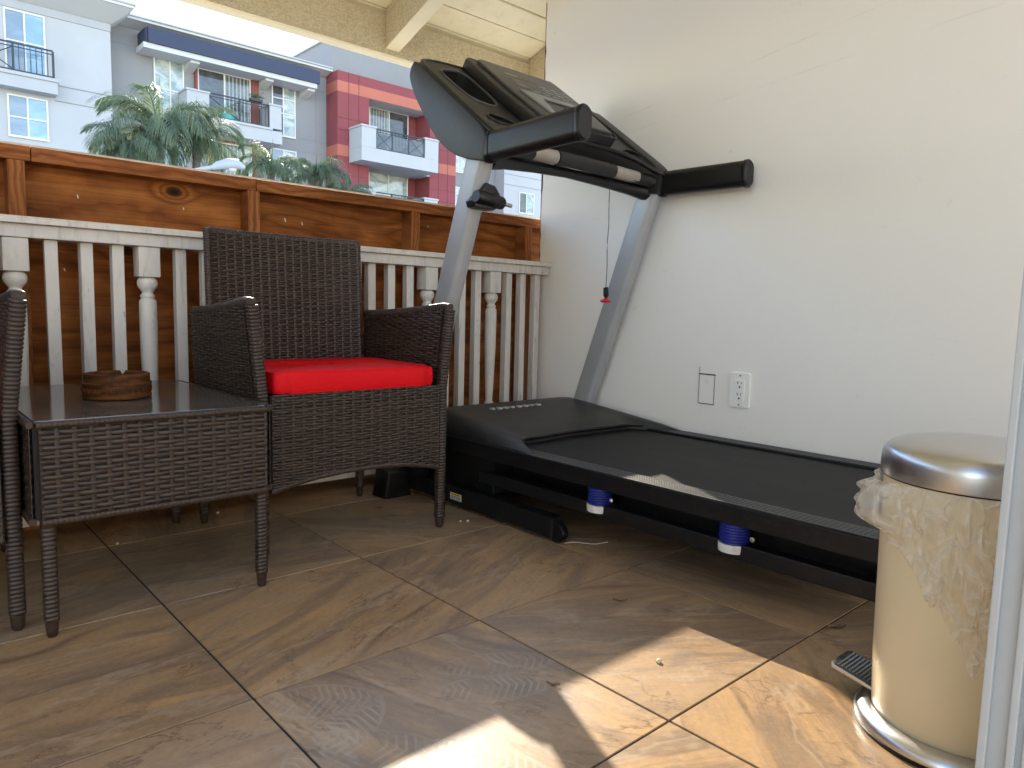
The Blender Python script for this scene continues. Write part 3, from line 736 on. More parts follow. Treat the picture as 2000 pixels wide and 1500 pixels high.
# ---- glass-topped wicker side table
tb = thing('wicker_table', 'low dark wicker table with smoked glass top', 'table', (.41, 1.79, 0))
X0, X1, Y0, Y1 = .203, .637, 1.474, 2.098
for x, y in ((X0+.023, Y0+.018), (X1-.018, Y0+.018), (X0+.023, Y1-.02), (X1-.018, Y1-.02)):
    mb = MB(); wrap(mb, [(x, y, .03), (x, y, .225), (x, y, .390)], .0122); foot(mb, x, y, .0115); mb.build('leg', M['wicker'], tb, smooth=50)
def skirt(p0, U, L, N, shade=True):
    w_ = MB(); weave(w_, flat(p0, U, (0, 0, 1), N), 0, L, .215, .394, .0268, .0090)
    p = np.array(p0, float); U_ = np.array(U, float); N_ = np.array(N, float); q = p - N_*.0045
    b = MB().prism([tuple(q + np.array((0, 0, .222))), tuple(q + U_*L + np.array((0, 0, .222))), tuple(q + U_*L + np.array((0, 0, .393))), tuple(q + np.array((0, 0, .393)))], tuple(-N_*.012)).build('skirt', M['wicker_back'], tb)
    w_.build('woven_strands', M['wicker'], b, smooth=60, stuff=True)
    h = MB(); wrap(h, [tuple(p + np.array((0, 0, .219))), tuple(p + U_*L + np.array((0, 0, .219)))], .0065); h.build('skirt_hem', M['wicker'], b, smooth=50)
    h = MB(); wrap(h, [tuple(p + np.array((0, 0, .3945)) - U_*.004), tuple(p + U_*(L+.004) + np.array((0, 0, .3945)))], .0060); h.build('rim', M['wicker'], b, smooth=50)
skirt((X0+.012, Y0, 0), (1, 0, 0), X1-X0-.024, (0, -1, 0)); skirt((X1-.012, Y1, 0), (-1, 0, 0), X1-X0-.024, (0, 1, 0))
skirt((X0, Y1-.012, 0), (0, -1, 0), Y1-Y0-.024, (-1, 0, 0)); skirt((X1, Y0+.012, 0), (0, 1, 0), Y1-Y0-.024, (1, 0, 0))
mb = MB(); mb.prism([((X0+X1)/2+a, (Y0+Y1)/2+b, .3955) for a, b in rrect(X1-X0-.012, Y1-Y0-.012, .012)], (0, 0, .0058), .0012); mb.build('glass_top', M['tableglass'], tb)

# ---- carved wooden ashtray
at_ = thing('ashtray', 'round carved brown wooden ashtray on the glass table top', 'ashtray', (.409, 1.765, .4015))
c = (.409, 1.765, .4018)
def ash_body():
    N = 96; prof = [(.064, 0), (.0685, .002), (.0685, .0075), (.066, .0085), (.0665, .0095), (.0672, .028), (.0665, .0295), (.0692, .031), (.0692, .0345), (.066, .036), (.0655, .0375), (.0655, .053), (.064, .0545), (.0585, .0545), (.057, .053), (.055, .018), (.050, .012), (.001, .011)]
    vs = []; fs = []
    for i, (r, h) in enumerate(prof):
        for k in range(N):
            a = 2*math.pi*k/N; hh = h
            if 11 <= i <= 14:
                for nk in (math.atan2(-1.2, -.45), math.atan2(1.2, .45)-.06):
                    d = abs((a-nk+math.pi) % (2*math.pi)-math.pi)*.06
                    hh = min(hh, .0435 + max(0, d-.0012)*3.6) if d < .0046 else hh
            rr = r + (.0003*math.sin(26*a)*math.sin(h*260) if 4 <= i <= 5 else 0)
            vs.append((c[0]+rr*math.cos(a), c[1]+rr*math.sin(a), c[2]+hh))
    for i in range(len(prof)-1):
        for k in range(N): a, b = i*N+k, i*N+(k+1) % N; fs.append((a, b, b+N, a+N))
    fs.append(tuple(range(N-1, -1, -1))); fs.append(tuple(range((len(prof)-1)*N, len(prof)*N)))
    return MB().add(vs, fs)
ab = ash_body().build('bowl', M['carved'], at_, smooth=35)
cv = MB()
for k in range(30):
    a = 2*math.pi*k/30; h = .012 if k % 2 else .010
    for j in range(3):
        b = a + (j-1)*.045; r = .0676; z = c[2] + .0115 + .005*abs(j-1)
        p = Vector((c[0]+r*math.cos(b), c[1]+r*math.sin(b), z)); q = Vector((c[0]+r*math.cos(b+.02*(j-1)), c[1]+r*math.sin(b+.02*(j-1)), z+h))
        cv.sweep([p, (p+q)/2 + Vector((math.cos(b), math.sin(b), 0))*.0008, q], [.0006, .0013, .0005], 5)
cv.build('carving', M['carved'], ab, stuff=True)

# ================================================================== TREADMILL
tm = thing('treadmill', 'large black treadmill with silver uprights against the white wall', 'treadmill', (1.71, 1.2, 0))
NX, FX_ = 1.355, 2.085          # near and far edges of the deck
DZ, YF, YB = .217, 1.985, .405  # deck height, front and rear ends
def rail(x0, x1, inner):
    mb = MB(); mb.box(x0, x1, YB, YF, DZ-.046, DZ-.0025, .003); r_ = mb.build('side_rail', M['blackmetal'], tm)
    t_ = MB(); t_.box(x0+.002, x1-.002, YB+.004, YF-.004, DZ-.0024, DZ, .001); t_.build('foot_strip', M['railtop'], r_)
    d = MB(); rows = 5; n = int((YF-YB-.5)/.011)
    for i in range(n):
        for k in range(rows):
            x = x0+.012 + (x1-x0-.024)*(k+.5*(i % 2))/(rows-.5); y = YB+.03+i*.011
            d.add([(x-.0022, y-.0022, DZ), (x+.0022, y-.0022, DZ), (x+.0022, y+.0022, DZ), (x-.0022, y+.0022, DZ), (x, y, DZ+.0012)], [(0, 1, 4), (1, 2, 4), (2, 3, 4), (3, 0, 4)])
    d.build('grip_studs', M['railtop'], r_, stuff=True)
rail(NX, NX+.066, 1); rail(FX_-.066, FX_, -1)
mb = MB(); mb.box(NX+.071, FX_-.071, YB+.03, YF-.12, DZ-.030, DZ-.008, .004); mb.build('running_belt', M['belt'], tm)
mb = MB(); mb.box(NX+.0665, FX_-.0665, YB+.03, YF-.02, DZ-.052, DZ-.034); mb.build('deck_board', M['blackmetal'], tm)
mb = MB(); mb.lathe(((NX+.066), YB+.03, DZ-.035), [(.028, 0), (.028, FX_-NX-.132)], 20, 'x'); mb.build('rear_roller', M['black'], tm, smooth=40)
for xx in (NX+.004, FX_-.050):
    mb = MB(); mb.box(xx, xx+.046, YB-.02, YB+.055, DZ-.052, DZ+.004, .008); mb.build('end_cap', M['black'], tm)
# motor hood: lofted from a front view outline, concave edge over the belt
def hood():
    nx, ny = 41, 13; vs = []; fs = []
    xa, xb = NX+.008, FX_-.004
    for j in range(ny):
        v = j/(ny-1)
        for i in range(nx):
            u = i/(nx-1); x = xa + (xb-xa)*u
            e = abs(2*u-1)
            yfront = 1.575 - .165*max(0, (e-.70)/.30)**1.5 if e > .70 else 1.575 + .02*(.7-e)
            y = YF + .005 + (yfront - YF - .005)*v
            side_ = min(1, (1-e)/.16); side_ = math.sin(side_*math.pi/2)**.8
            z = DZ + .003 + (.068 - .050*v**1.5 - .018*max(0, .12-v)/.12)*side_
            if v > .93: z -= .006*(v-.93)/.07
            vs.append((x, y, z))
    n = len(vs)
    for j in range(ny):
        for i in range(nx): x, y, z = vs[j*nx+i]; vs.append((x, y - (0), DZ-.006))
    for j in range(ny-1):
        for i in range(nx-1):
            a = j*nx+i; fs.append((a, a+1, a+nx+1, a+nx)); fs.append((n+a, n+a+nx, n+a+nx+1, n+a+1))
    for i in range(nx-1):
        fs.append((i, n+i, n+i+1, i+1)); a = (ny-1)*nx+i; fs.append((a, a+1, n+a+1, n+a))
    for j in range(ny-1):
        a = j*nx; fs.append((a, a+nx, n+a+nx, n+a)); a = j*nx+nx-1; fs.append((a, n+a, n+a+nx, a+nx))
    return MB().add(vs, fs), vs
hm, hv = hood(); hd = hm.build('motor_hood', M['charcoal'], tm, smooth=38)
lip = [(x, y-.004, z-.004) for (x, y, z) in hv[12*41:13*41] if 1.43 < x < 2.02]
MB().sweep(lip, .0065, 8).build('hood_lip', M['black'], hd, smooth=60)
lt = MB(); xx = 1.570
for k in range(8):
    wd = .020; y_ = 1.845
    z_ = DZ + .0725 - .0435*((YF-y_)/(.41))**1.5*1.0
    for (a0, a1, b0, b1) in (((0, .003, 0, .016), (.006, .015, .013, .016), (.006, .015, 0, .003)) if k % 3 else ((0, .003, 0, .016), (.003, .014, .007, .010), (.012, .015, .004, .016))):
        lt.box(xx+a0, xx+a1, y_+b0-.008, y_+b1-.008, z_-.004, z_+.0022)
    xx += .0305
lt.build('worn_lettering', M['lettering'], hd)
# motor pan below the hood and the lift frame
mb = MB(); mb.box(NX+.022, FX_-.022, 1.60, YF-.02, .062, DZ-.047, .006); mb.build('motor_pan', M['black'], tm)
def lower(x):
    mb = MB(); mb.box(x, x+.036, .46, 1.66, .094, .130, .003); o = mb.build('lift_rail', M['blackmetal'], tm); return o
lower(NX+.012); lower(FX_-.048)
MB().box(NX+.048, FX_-.048, .50, .53, .097, .126).build('lift_crossbar', M['blackmetal'], tm)
MB().box(NX+.048, FX_-.048, 1.50, 1.53, .097, .126).build('lift_crossbar', M['blackmetal'], tm)
for x in (NX+.031, FX_-.031):
    for y in (1.187, .801):
        mb = MB(); prof = []
        for k in range(7): z0 = .127 + k*.0063; prof += [(.0300, z0), (.0325, z0+.0015), (.0325, z0+.0045), (.0300, z0+.006)]
        mb.lathe((x, y, 0), prof, 28); s_ = mb.build('cushion_ring', M['blue'], tm, smooth=40)
        mb = MB(); mb.lathe((x, y, 0), [(.026, .1065), (.033, .108), (.0342, .118), (.0342, .1265)], 28); mb.build('ring_cup', M['whiteplastic'], s_, smooth=40)
    for y in (1.13, .745): MB().lathe((x-.022, y, .150), [(.005, 0), (.006, -.004), (.003, -.007)], 8, 'x').build('bolt', M['steel_pin'], tm)
MB().box(NX+.10, FX_-.10, .52, 1.598, .100, .160, .004).build('gap_darkening_block', M['black'], tm)  # added black filler so the gap under the deck reads dark
# base frame lying on the tiles
for x in (1.333, 2.045):
    mb = MB(); mb.box(x, x+.042, 1.305, 1.99, .012, .068, .004); bb = mb.build('base_beam', M['blackmetal'], tm)
    mb = MB(); mb.lathe((x+.010, 1.302, .0275), [(.026, 0), (.0275, .003), (.0275, .019), (.026, .022)], 22, 'x'); mb.build('wheel', M['black'], bb, smooth=40)
    if x < 1.5:
        st = MB(); st.box(1.3316, 1.3326, 1.697, 1.752, .0265, .0475); sto = st.build('warning_sticker', M['sticker_w'], bb)
        MB().box(1.3308, 1.3315, 1.699, 1.750, .0405, .0470).build('warning_band', M['sticker_y'], sto)
        pr = MB()
        for k in range(4): pr.box(1.3308, 1.3315, 1.702, 1.722+.006*k, .0295+.0026*k, .0305+.0026*k); pr.box(1.3308, 1.3315, 1.729+.003*(k % 2), 1.748, .0295+.0026*k, .0305+.0026*k)
        for k in range(5): pr.box(1.3300, 1.3307, 1.706+.008*k, 1.711+.008*k, .0425, .0452)
        pr.build('sticker_print', M['dark_gap'], sto)
MB().box(1.22, 2.10, 1.945, 2.000, .018, .070, .005).build('base_crossbar', M['blackmetal'], tm)
for x in (1.25, 2.045):
    mb = MB(); mb.prism([(x-.040, 1.938, 0), (x+.060, 1.938, 0), (x+.050, 1.938, .088), (x-.026, 1.938, .088)], (0, .08, 0), .006); mb.build('front_foot', M['black'], tm)
# uprights: oval tubes leaning towards the runner
def upright(xc, dy):
    sh = [(x/.5, y/.5) for x, y in rrect(.050, .088, .021, 5)]
    mb = MB(); pts = []
    for z in (.235, .30, .60, .95, 1.075): pts.append((xc, 1.887 - .362*(z-.255) + dy, z))
    P = [Vector(p) for p in pts]; t_ = (P[-1]-P[0]).normalized(); a = Vector((1, 0, 0)); b = t_.cross(a).normalized()
    vs = []; fs = []; n = len(sh)
    for p in P:
        for (x, y) in sh: vs.append(p + a*(x*.5) + b*(y*.5))
    for i in range(len(P)-1):
        for j in range(n): q, r_ = i*n+j, i*n+(j+1) % n; fs.append((q, r_, r_+n, q+n))
    fs.append(tuple(range(n))); fs.append(tuple(range((len(P)-1)*n, len(P)*n)))
    mb.add(vs, fs); return mb.build('upright', M['silver'], tm, smooth=40)
UN = upright(1.318, .018); UF = upright(2.062, -.014)
for xc in (1.318, 2.062):
    mb = MB(); mb.prism([(xc-.022, 1.995, .069), (xc-.022, 1.885, .069), (xc-.022, 1.850, .245), (xc-.022, 1.945, .262)], (.044, 0, 0), .004); mb.build('upright_socket', M['blackmetal'], tm)
# handlebars: foam grips with oval end caps
def handle(xc, ya, yb, za, zb, upr):
    sh = [(x/.5, y/.5) for x, y in rrect(.046, .082, .0215, 6)]
    def loft(path, scales, name, mat, par):
        vs = []; fs = []; n = len(sh)
        for (y, z), s_ in zip(path, scales):
            for (x, q) in sh: vs.append((xc + x*.5*s_, y, z + q*.5*s_))
        for i in range(len(path)-1):
            for j in range(n): a, b = i*n+j, i*n+(j+1) % n; fs.append((a, b, b+n, a+n))
        fs.append(tuple(range(n))); fs.append(tuple(range((len(path)-1)*n, len(path)*n)))
        return MB().add(vs, fs).build(name, mat, par, smooth=40)
    L = lambda f: (ya+(yb-ya)*f, za+(zb-za)*f)
    h = loft([L(.04), L(.06), L(.5), L(.93), L(.945)], [.96, 1, 1, 1, .97], 'handlebar_grip', M['foam'], tm)
    loft([L(-.02), L(0), L(.035), L(.05)], [1.06, 1.10, 1.10, 1.03], 'grip_collar', M['black'], h)
    loft([L(.948), L(.955), L(.985), L(1.0)], [1.0, 1.06, 1.06, .92], 'grip_end_cap', M['black'], h)
handle(1.302, 1.560, 1.205, 1.062, 1.068, UN); handle(2.066, 1.545, 1.213, 1.062, 1.058, UF)
# console: sloping tray panel with wells, raised display
Sl = Vector((0, .8, .6)); Nn = Vector((0, -.6, .8)); C0 = Vector((0, 1.55, 1.11))
def cp(x, s, n=0): return C0 + Vector((x, 0, 0)) + Sl*s + Nn*n
CXm = 1.687
def smooth_loop(pts, it=2):
    for _ in range(it):
        q = []
        for i in range(len(pts)):
            a, b = pts[i], pts[(i+1) % len(pts)]; q += [(a[0]*.78+b[0]*.22, a[1]*.78+b[1]*.22), (a[0]*.22+b[0]*.78, a[1]*.22+b[1]*.78)]
        pts = q
    return pts
half = [(.395, -.03), (.397, .10), (.398, .30), (.397, .40), (.365, .452), (.22, .480)]
outl = [(CXm-a, b) for a, b in half] + [(CXm+a, b) for a, b in half[::-1]] + [(CXm+.345, -.035), (CXm+.30, .045), (CXm+.20, .085), (CXm-.20, .085), (CXm-.30, .045), (CXm-.345, -.035)]
wellL = [(1.345, .205), (1.420, .175), (1.468, .215), (1.470, .405), (1.440, .425), (1.352, .392), (1.335, .36)]
wellR = [(2*CXm-a, b) for a, b in wellL[::-1]]
slotL = [(1.335, .075), (1.372, .050), (1.425, .062), (1.44, .085), (1.41, .105), (1.352, .108)]
slotR = [(2*CXm-a, b) for a, b in slotL[::-1]]
O = smooth_loop(outl); holes = [smooth_loop(h_, 2) for h_ in (wellL, wellR, slotL, slotR)]
mb = MB(); mb.prism([cp(*p) for p in O], Nn*-.060, 0, [[cp(*p) for p in h_] for h_ in holes])
con = mb.build('console_tray', M['charcoal'], tm, smooth=35)
mb = MB(); mb.sweep([cp(p[0], p[1], -.004) for p in O] + [cp(O[0][0], O[0][1], -.004)], .0085, 8, up=(0, -.6, .8)); mb.build('console_edge', M['black'], con, smooth=60)
mb = MB(); mb.prism([cp(*p, -.0605) for p in smooth_loop([(CXm+(a-CXm)*.985, b*.97+.004) for a, b in outl])], Nn*-.012); mb.build('console_underside', M['black'], con, smooth=35)
for h_ in holes:
    mb = MB(); mb.sweep([cp(p[0], p[1], .0005) for p in h_] + [cp(h_[0][0], h_[0][1], .0005)], .0038, 6, up=(0, -.6, .8)); mb.build('well_rim', M['console_grey'] if h_ in holes[:2] else M['black'], con, smooth=60)
# raised display block
dl = [(1.498, .085), (1.478, .30), (1.484, .475), (1.512, .500), (1.862, .500), (1.890, .475), (1.896, .30), (1.876, .085)]
mb = MB(); mb.prism([cp(a, b, .001) for a, b in dl], Nn*.034, .006); dp = mb.build('display_housing', M['charcoal'], con, smooth=35)
fc = [(1.535, .10), (1.520, .30), (1.524, .465), (1.545, .482), (1.868, .482), (1.878, .465), (1.884, .30), (1.864, .10)]
mb = MB(); mb.prism([cp(a, b, .0352) for a, b in fc], Nn*.009, .003); fp = mb.build('display_face', M['console_grey'], dp, smooth=35)
def dots(lst, mat, name):
    mb = MB()
    for (x, s_, w_, h_) in lst: mb.prism([cp(x, s_, .0444), cp(x+w_, s_, .0444), cp(x+w_, s_+h_, .0444), cp(x, s_+h_, .0444)], Nn*.0006)
    mb.build(name, mat, fp)
dots([(1.60, .405, .06, .006)] + [(1.73+.05*(k % 3), .37-.022*(k//3), .032, .006) for k in range(9)] + [(1.655+.045*k, .300, .028, .005) for k in range(4)], M['lettering'], 'worn_print')
dots([(1.664, .392, .032, .008), (1.702, .382, .03, .007)], M['print_orange'], 'orange_mark')
dots([(1.60, .31, .045, .035), (1.60, .35, .045, .025)], M['print_grey'], 'button')
# silver speaker chevron and grille
ch = MB(); ch.prism([cp(a, b, .0448) for a, b in ((1.560, .262), (1.852, .262), (1.838, .236), (1.640, .232), (1.612, .120), (1.588, .120))], Nn*.006, .002); ch.build('silver_chevron', M['silver_trim'], fp, smooth=35)
gl = MB()
for k in range(9): gl.prism([cp(1.715+.010*k, .205-.004*k, .0448), cp(1.720+.010*k, .205-.004*k, .0448), cp(1.708+.010*k, .135, .0448), cp(1.703+.010*k, .135, .0448)], Nn*.003)
gl.build('speaker_grille', M['black'], fp)
# lower console lip, crossbar with pulse sensors
bar = [(1.335, 1.570, 1.070), (1.42, 1.590, 1.078), (1.55, 1.605, 1.085), (1.69, 1.608, 1.088), (1.85, 1.603, 1.083), (1.98, 1.585, 1.074), (2.05, 1.560, 1.066)]
mb = MB(); mb.sweep(bar, [.026, .021, .0185, .0185, .0185, .021, .026], 16); cb = mb.build('pulse_bar', M['black'], tm, smooth=60)
mb = MB(); mb.sweep([(x, y+.035, z-.030) for x, y, z in bar], [.030, .022, .018, .016, .018, .022, .030], 10); mb.build('lower_brace', M['black'], cb, smooth=60)
BA = np.array(bar)
def barpath(xa, xb, n=9): return [(x, float(np.interp(x, BA[:, 0], BA[:, 1])), float(np.interp(x, BA[:, 0], BA[:, 2]))+.0012) for x in np.linspace(xa, xb, n)]
for xa, xb in ((1.495, 1.602), (1.872, 1.975)):
    mb = MB(); mb.sweep(barpath(xa, xb), .0215, 18); mb.build('pulse_sensor', M['sensor'], cb, smooth=60)
mb = MB(); mb.sweep(barpath(1.606, 1.868), .0228, 18); mb.build('bar_sleeve', M['charcoal'], cb, smooth=60)
# side brackets where the console meets the uprights
def cr(pts, n=6):
    out = []
    for i in range(len(pts)-1):
        p0, p1, p2, p3 = pts[max(i-1, 0)], pts[i], pts[i+1], pts[min(i+2, len(pts)-1)]
        for k in range(n):
            t_ = k/n; out.append(tuple(.5*((2*b)+(c_-a)*t_+(2*a-5*b+4*c_-d)*t_*t_+(3*b-a-3*c_+d)*t_**3) for a, b, c_, d in zip(p0, p1, p2, p3)))
    return out + [pts[-1]]
for xc, dy_ in ((1.311, .012), (2.063, -.010)):
    up_ = cr([(1.535, 1.085), (1.565, 1.124), (1.68, 1.212), (1.80, 1.302), (1.865, 1.350), (1.885, 1.361)])
    lo_ = cr([(1.903, 1.346), (1.908, 1.315), (1.878, 1.255), (1.82, 1.178), (1.76, 1.110), (1.69, 1.062), (1.62, 1.036), (1.545, 1.022)])
    mb = MB(); mb.prism([(xc-.036, y_+dy_, z_) for y_, z_ in up_+lo_], (.066, 0, 0), .007); mb.build('console_side', M['charcoal'], tm, smooth=35)
# storage latch with pull knob and steel pin on the near upright
mb = MB(); mb.prism([(1.318, 1.588, .972), (1.350, 1.588, .966), (1.374, 1.588, .938), (1.376, 1.588, .912), (1.345, 1.588, .897), (1.278, 1.588, .900), (1.272, 1.588, .918), (1.296, 1.588, .940)], (0, .040, 0), .005)
la = mb.build('latch_body', M['black'], tm, smooth=35)
def rod(a, b, r, name, mat, par):
    mb = MB(); mb.sweep([a, a.lerp(b, .06), a.lerp(b, .94), b], [r*.86, r, r, r*.86], 18); return mb.build(name, mat, par, smooth=50)
k0 = Vector((1.274, 1.583, .929)); k1 = Vector((1.378, 1.590, .921)); rod(k0, k1, .0190, 'latch_knob', M['black'], la)
k2 = Vector((1.416, 1.593, .918)); rod(k1, k2, .0058, 'latch_pin', M['steel_pin'], la)
# ---- safety key on its cord
lk = thing('safety_key', 'red safety key and black clip dangling on a thin cord', 'safety key', (1.862, 1.603, .66))
mb = MB(); ps = [(1.862 + .0008*math.sin(k*1.3), 1.605 + .001*math.sin(k*.9), 1.062 - .366*k/14) for k in range(15)]; mb.sweep(ps, .0013, 6); mb.build('cord', M['black'], lk, smooth=60)
mb = MB(); mb.prism([(1.856, 1.612, .700), (1.856, 1.598, .702), (1.856, 1.594, .672), (1.856, 1.604, .664), (1.856, 1.611, .674)], (.010, 0, 0), .0015, [[(1.856, 1.6085, .693), (1.856, 1.602, .694), (1.856, 1.601, .682), (1.856, 1.607, .681)]]); mb.build('clip', M['black'], lk)
mb = MB(); mb.lathe((1.861, 1.603, .655), [(.005, .010), (.009, .007), (.0185, .0025), (.0195, -.0005), (.0165, -.004), (.005, -.006)], 22); mb.build('key', M['redplastic'], lk, smooth=40)

# ================================================================== PEDAL BIN
BX, BY = 1.192, .306
pb = thing('pedal_bin', 'cream pedal bin with brushed steel lid beside the door frame', 'bin', (BX, BY, 0))
mb = MB(); mb.lathe((BX, BY, 0), [(.112, .012), (.1135, .016), (.117, .10), (.1195, .25), (.121, .386), (.119, .3865)], 72); mb.build('bin_body', M['enamel'], pb, smooth=40)
mb = MB(); mb.lathe((BX, BY, 0), [(.136, 0), (.1375, .003), (.1375, .012), (.134, .019), (.127, .0245), (.120, .0262), (.116, .0262), (.115, .020)], 72); br = mb.build('base_ring', M['steel'], pb, smooth=50)
mb = MB(); mb.lathe((BX, BY, 0), [(.1385, .0004), (.1388, .006), (.1378, .0065)], 72); mb.build('rubber_foot', M['black'], br, smooth=40)
mb = MB(); mb.lathe((BX, BY, 0), [(.1235, .3885), (.1255, .389), (.1262, .392), (.1262, .412), (.1257, .418), (.1238, .4245), (.1195, .4305), (.112, .4360), (.095, .4418), (.070, .446), (.040, .4485), (.0015, .4492)], 84); ld = mb.build('lid', M['steel'], pb, smooth=60)
mb = MB(); mb.lathe((BX, BY, 0), [(.1236, .3866), (.1240, .3884)], 72); mb.build('lid_gasket', M['black'], ld)
pa = math.pi/2; pd = Vector((math.cos(pa), math.sin(pa), 0)); pt = Vector((-pd.y, pd.x, 0)); pc = Vector((BX, BY, 0)) + pd*.142
def pq(a, b, z): return pc + pd*a + pt*b + Vector((0, 0, z))
mb = MB(); mb.prism([pq(-.045, -.038, .030), pq(-.045, .038, .030), pq(.030, .038, .046), pq(.034, .028, .047), pq(.034, -.028, .047), pq(.030, -.038, .046)], (0, 0, .0055), .0015); pe = mb.build('pedal', M['steel'], pb, smooth=40)
mb = MB(); mb.prism([pq(-.040, -.033, .0372), pq(-.040, .033, .0372), pq(.028, .033, .0517), pq(.028, -.033, .0517)], (0, 0, .0012)); pp = mb.build('pedal_pad', M['console_grey'], pe)
mb = MB()
for i in range(11):
    for j in range(13):
        a = -.036+.0058*i; b = -.0285+.00475*j; z = .0386 + (a+.040)*.2132
        mb.box(0, 0, 0, 0, 0, 0) if False else mb.add([pq(a-.0014, b-.0014, z), pq(a+.0014, b-.0014, z+.0005), pq(a+.0014, b+.0014, z+.0005), pq(a-.0014, b+.0014, z), pq(a, b, z+.0014)], [(0, 1, 4), (1, 2, 4), (2, 3, 4), (3, 0, 4)])
mb.build('pedal_studs', M['silver_trim'], pp, stuff=True)
# ---- bin liner hanging over the rim
def liner():
    N, K = 150, 26; vs = []; fs = []
    keys = [(100, .055), (128, .080), (145, .088), (160, .105), (176, .150), (190, .205), (203, .232), (220, .225), (240, .20), (280, .10), (330, .06), (360, .05), (460, .055)]
    def drop(a):
        d = math.degrees(a) % 360
        if d < 100: d += 360
        for (p, q), (p2, q2) in zip(keys, keys[1:]):
            if p <= d <= p2: f = (d-p)/(p2-p); f = f*f*(3-2*f); return q+(q2-q)*f
        return .055
    for i in range(K):
        s_ = i/(K-1)
        for k in range(N):
            a = 2*math.pi*k/N; d = math.degrees(a) % 360
            L = drop(a) + .006*math.sin(13*a) + .004*math.sin(29*a+1)
            puff = math.exp(-((d-141)/13)**2)
            bulge = .0035 + .010*math.sin(math.pi*min(1, s_*1.05))**.8 + .046*puff*math.sin(math.pi*min(1, .12+s_*.98))**.7
            fold = (.0042*math.sin(17*a + 5*s_*math.sin(3*a)) + .003*math.sin(37*a - 9*s_) + .0025*math.sin(61*a+14*s_) + .004*math.sin(8*a+11*s_))*min(1, s_*3.5)
            diag = (.006*(1-2*abs(math.sin(38*(s_*L) - 6*a + .8*math.sin(5*a)))) + .004*(1-2*abs(math.sin(9*a+16*s_*L+1))))*min(1, s_*3)
            r = .1205 + .0025 + bulge + max(-bulge*.75, fold + diag)
            z = .3868 - L*s_ + .006*math.sin(11*a+3)*s_ + .020*puff*math.sin(math.pi*s_)
            if s_ > .9: r -= .003*(s_-.9)*10*(1-puff)
            vs.append((BX+r*math.cos(a), BY+r*math.sin(a), min(z, .3875)))
    for i in range(K-1):
        for k in range(N): a, b = i*N+k, i*N+(k+1) % N; fs.append((a, b, b+N, a+N))
    return MB().add(vs, fs)
solo(liner(), 'bin_liner', M['bag'], (BX, BY, .2), 'crumpled translucent plastic bag hanging over the rim of the bin', 'bin liner', smooth=70)

# ================================================================== LITTER ON THE TILES
def pebble(x, y, r, mat, label, name='pebble', cat='pebble', grp=None):
    bm = bmesh.new(); bmesh.ops.create_icosphere(bm, subdivisions=2, radius=r)
    for v in bm.verts: v.co *= 1 + random.uniform(-.18, .18); v.co.z *= .8
    mb = MB().addbm(bm); mb.v = [(a+x, b+y, c_+r*.72) for a, b, c_ in mb.v]
    return solo(mb, name, mat, (x, y, 0), label, cat, grp, smooth=80)
pebble(1.018, .721, .0055, M['crumb'], 'tiny pale pebble alone on the sunlit tile')
pebble(1.258, 1.604, .0030, M['crumb'], 'single pale crumb nearest the armchair front leg', 'crumb', 'crumb')
pebble(1.277, 1.594, .0042, M['crumb'], 'bigger pale crumb between the armchair leg and the treadmill', 'crumb', 'crumb')
pebble(.447, 1.976, .0042, M['crumb'], 'pale crumb on the dark tile under the wicker table', 'crumb', 'crumb')
pebble(.742, 2.10, .0045, M['crumb'], 'pale crumb at the railing foot behind the armchair', 'crumb', 'crumb')
def leaf(x, y, L, ang, label, wd=.2):
    n = 8; vs = []; fs = []
    for th in (0, .0007):
        for i in range(n):
            f = i/(n-1); w_ = L*wd*math.sin(math.pi*(.06+.9*f))**.8
            for s_ in (-1, 0, 1):
                u, v = L*(f-.5), s_*w_; z = .0018 + th + .003*abs(s_)*L/.04 + .010*(f-.5)**2*L/.04 + .0015*math.sin(9*f+s_)
                vs.append((x+u*math.cos(ang)-v*math.sin(ang), y+u*math.sin(ang)+v*math.cos(ang), z))
    for h_ in (0, n*3):
        for i in range(n-1):
            for q in range(2): a = h_+i*3+q; fs.append((a, a+1, a+4, a+3))
    solo(MB().add(vs, fs), 'dry_leaf', M['leafbit'], (x, y, 0), label, 'leaf', 'dry leaves on the tiles', smooth=60)
leaf(1.147, 1.865, .026, .4, 'small curled brown leaf on the tile behind the armchair leg', .35)
leaf(.816, .785, .024, -1.0, 'thin dry leaf at the corner of the sunlit patch', .13)
leaf(1.414, .58, .040, -.5, 'dry brown leaf in shade beside the bin pedal')
leaf(1.175, .94, .030, -.9, 'thin dark twig of leaf on the shaded tile', .10)
leaf(1.33, 1.915, .055, -.25, 'long curled leaf by the black treadmill foot', .22)
th_ = MB(); th_.sweep([(1.352+.014*k, 1.275-.010*k+.004*math.sin(k*1.1), .004+.002*math.sin(k)) for k in range(8)], .0011, 5)
solo(th_, 'lint_thread', M['thread'], (1.40, 1.24, 0), 'pale thread of lint caught under the treadmill wheel', 'thread')

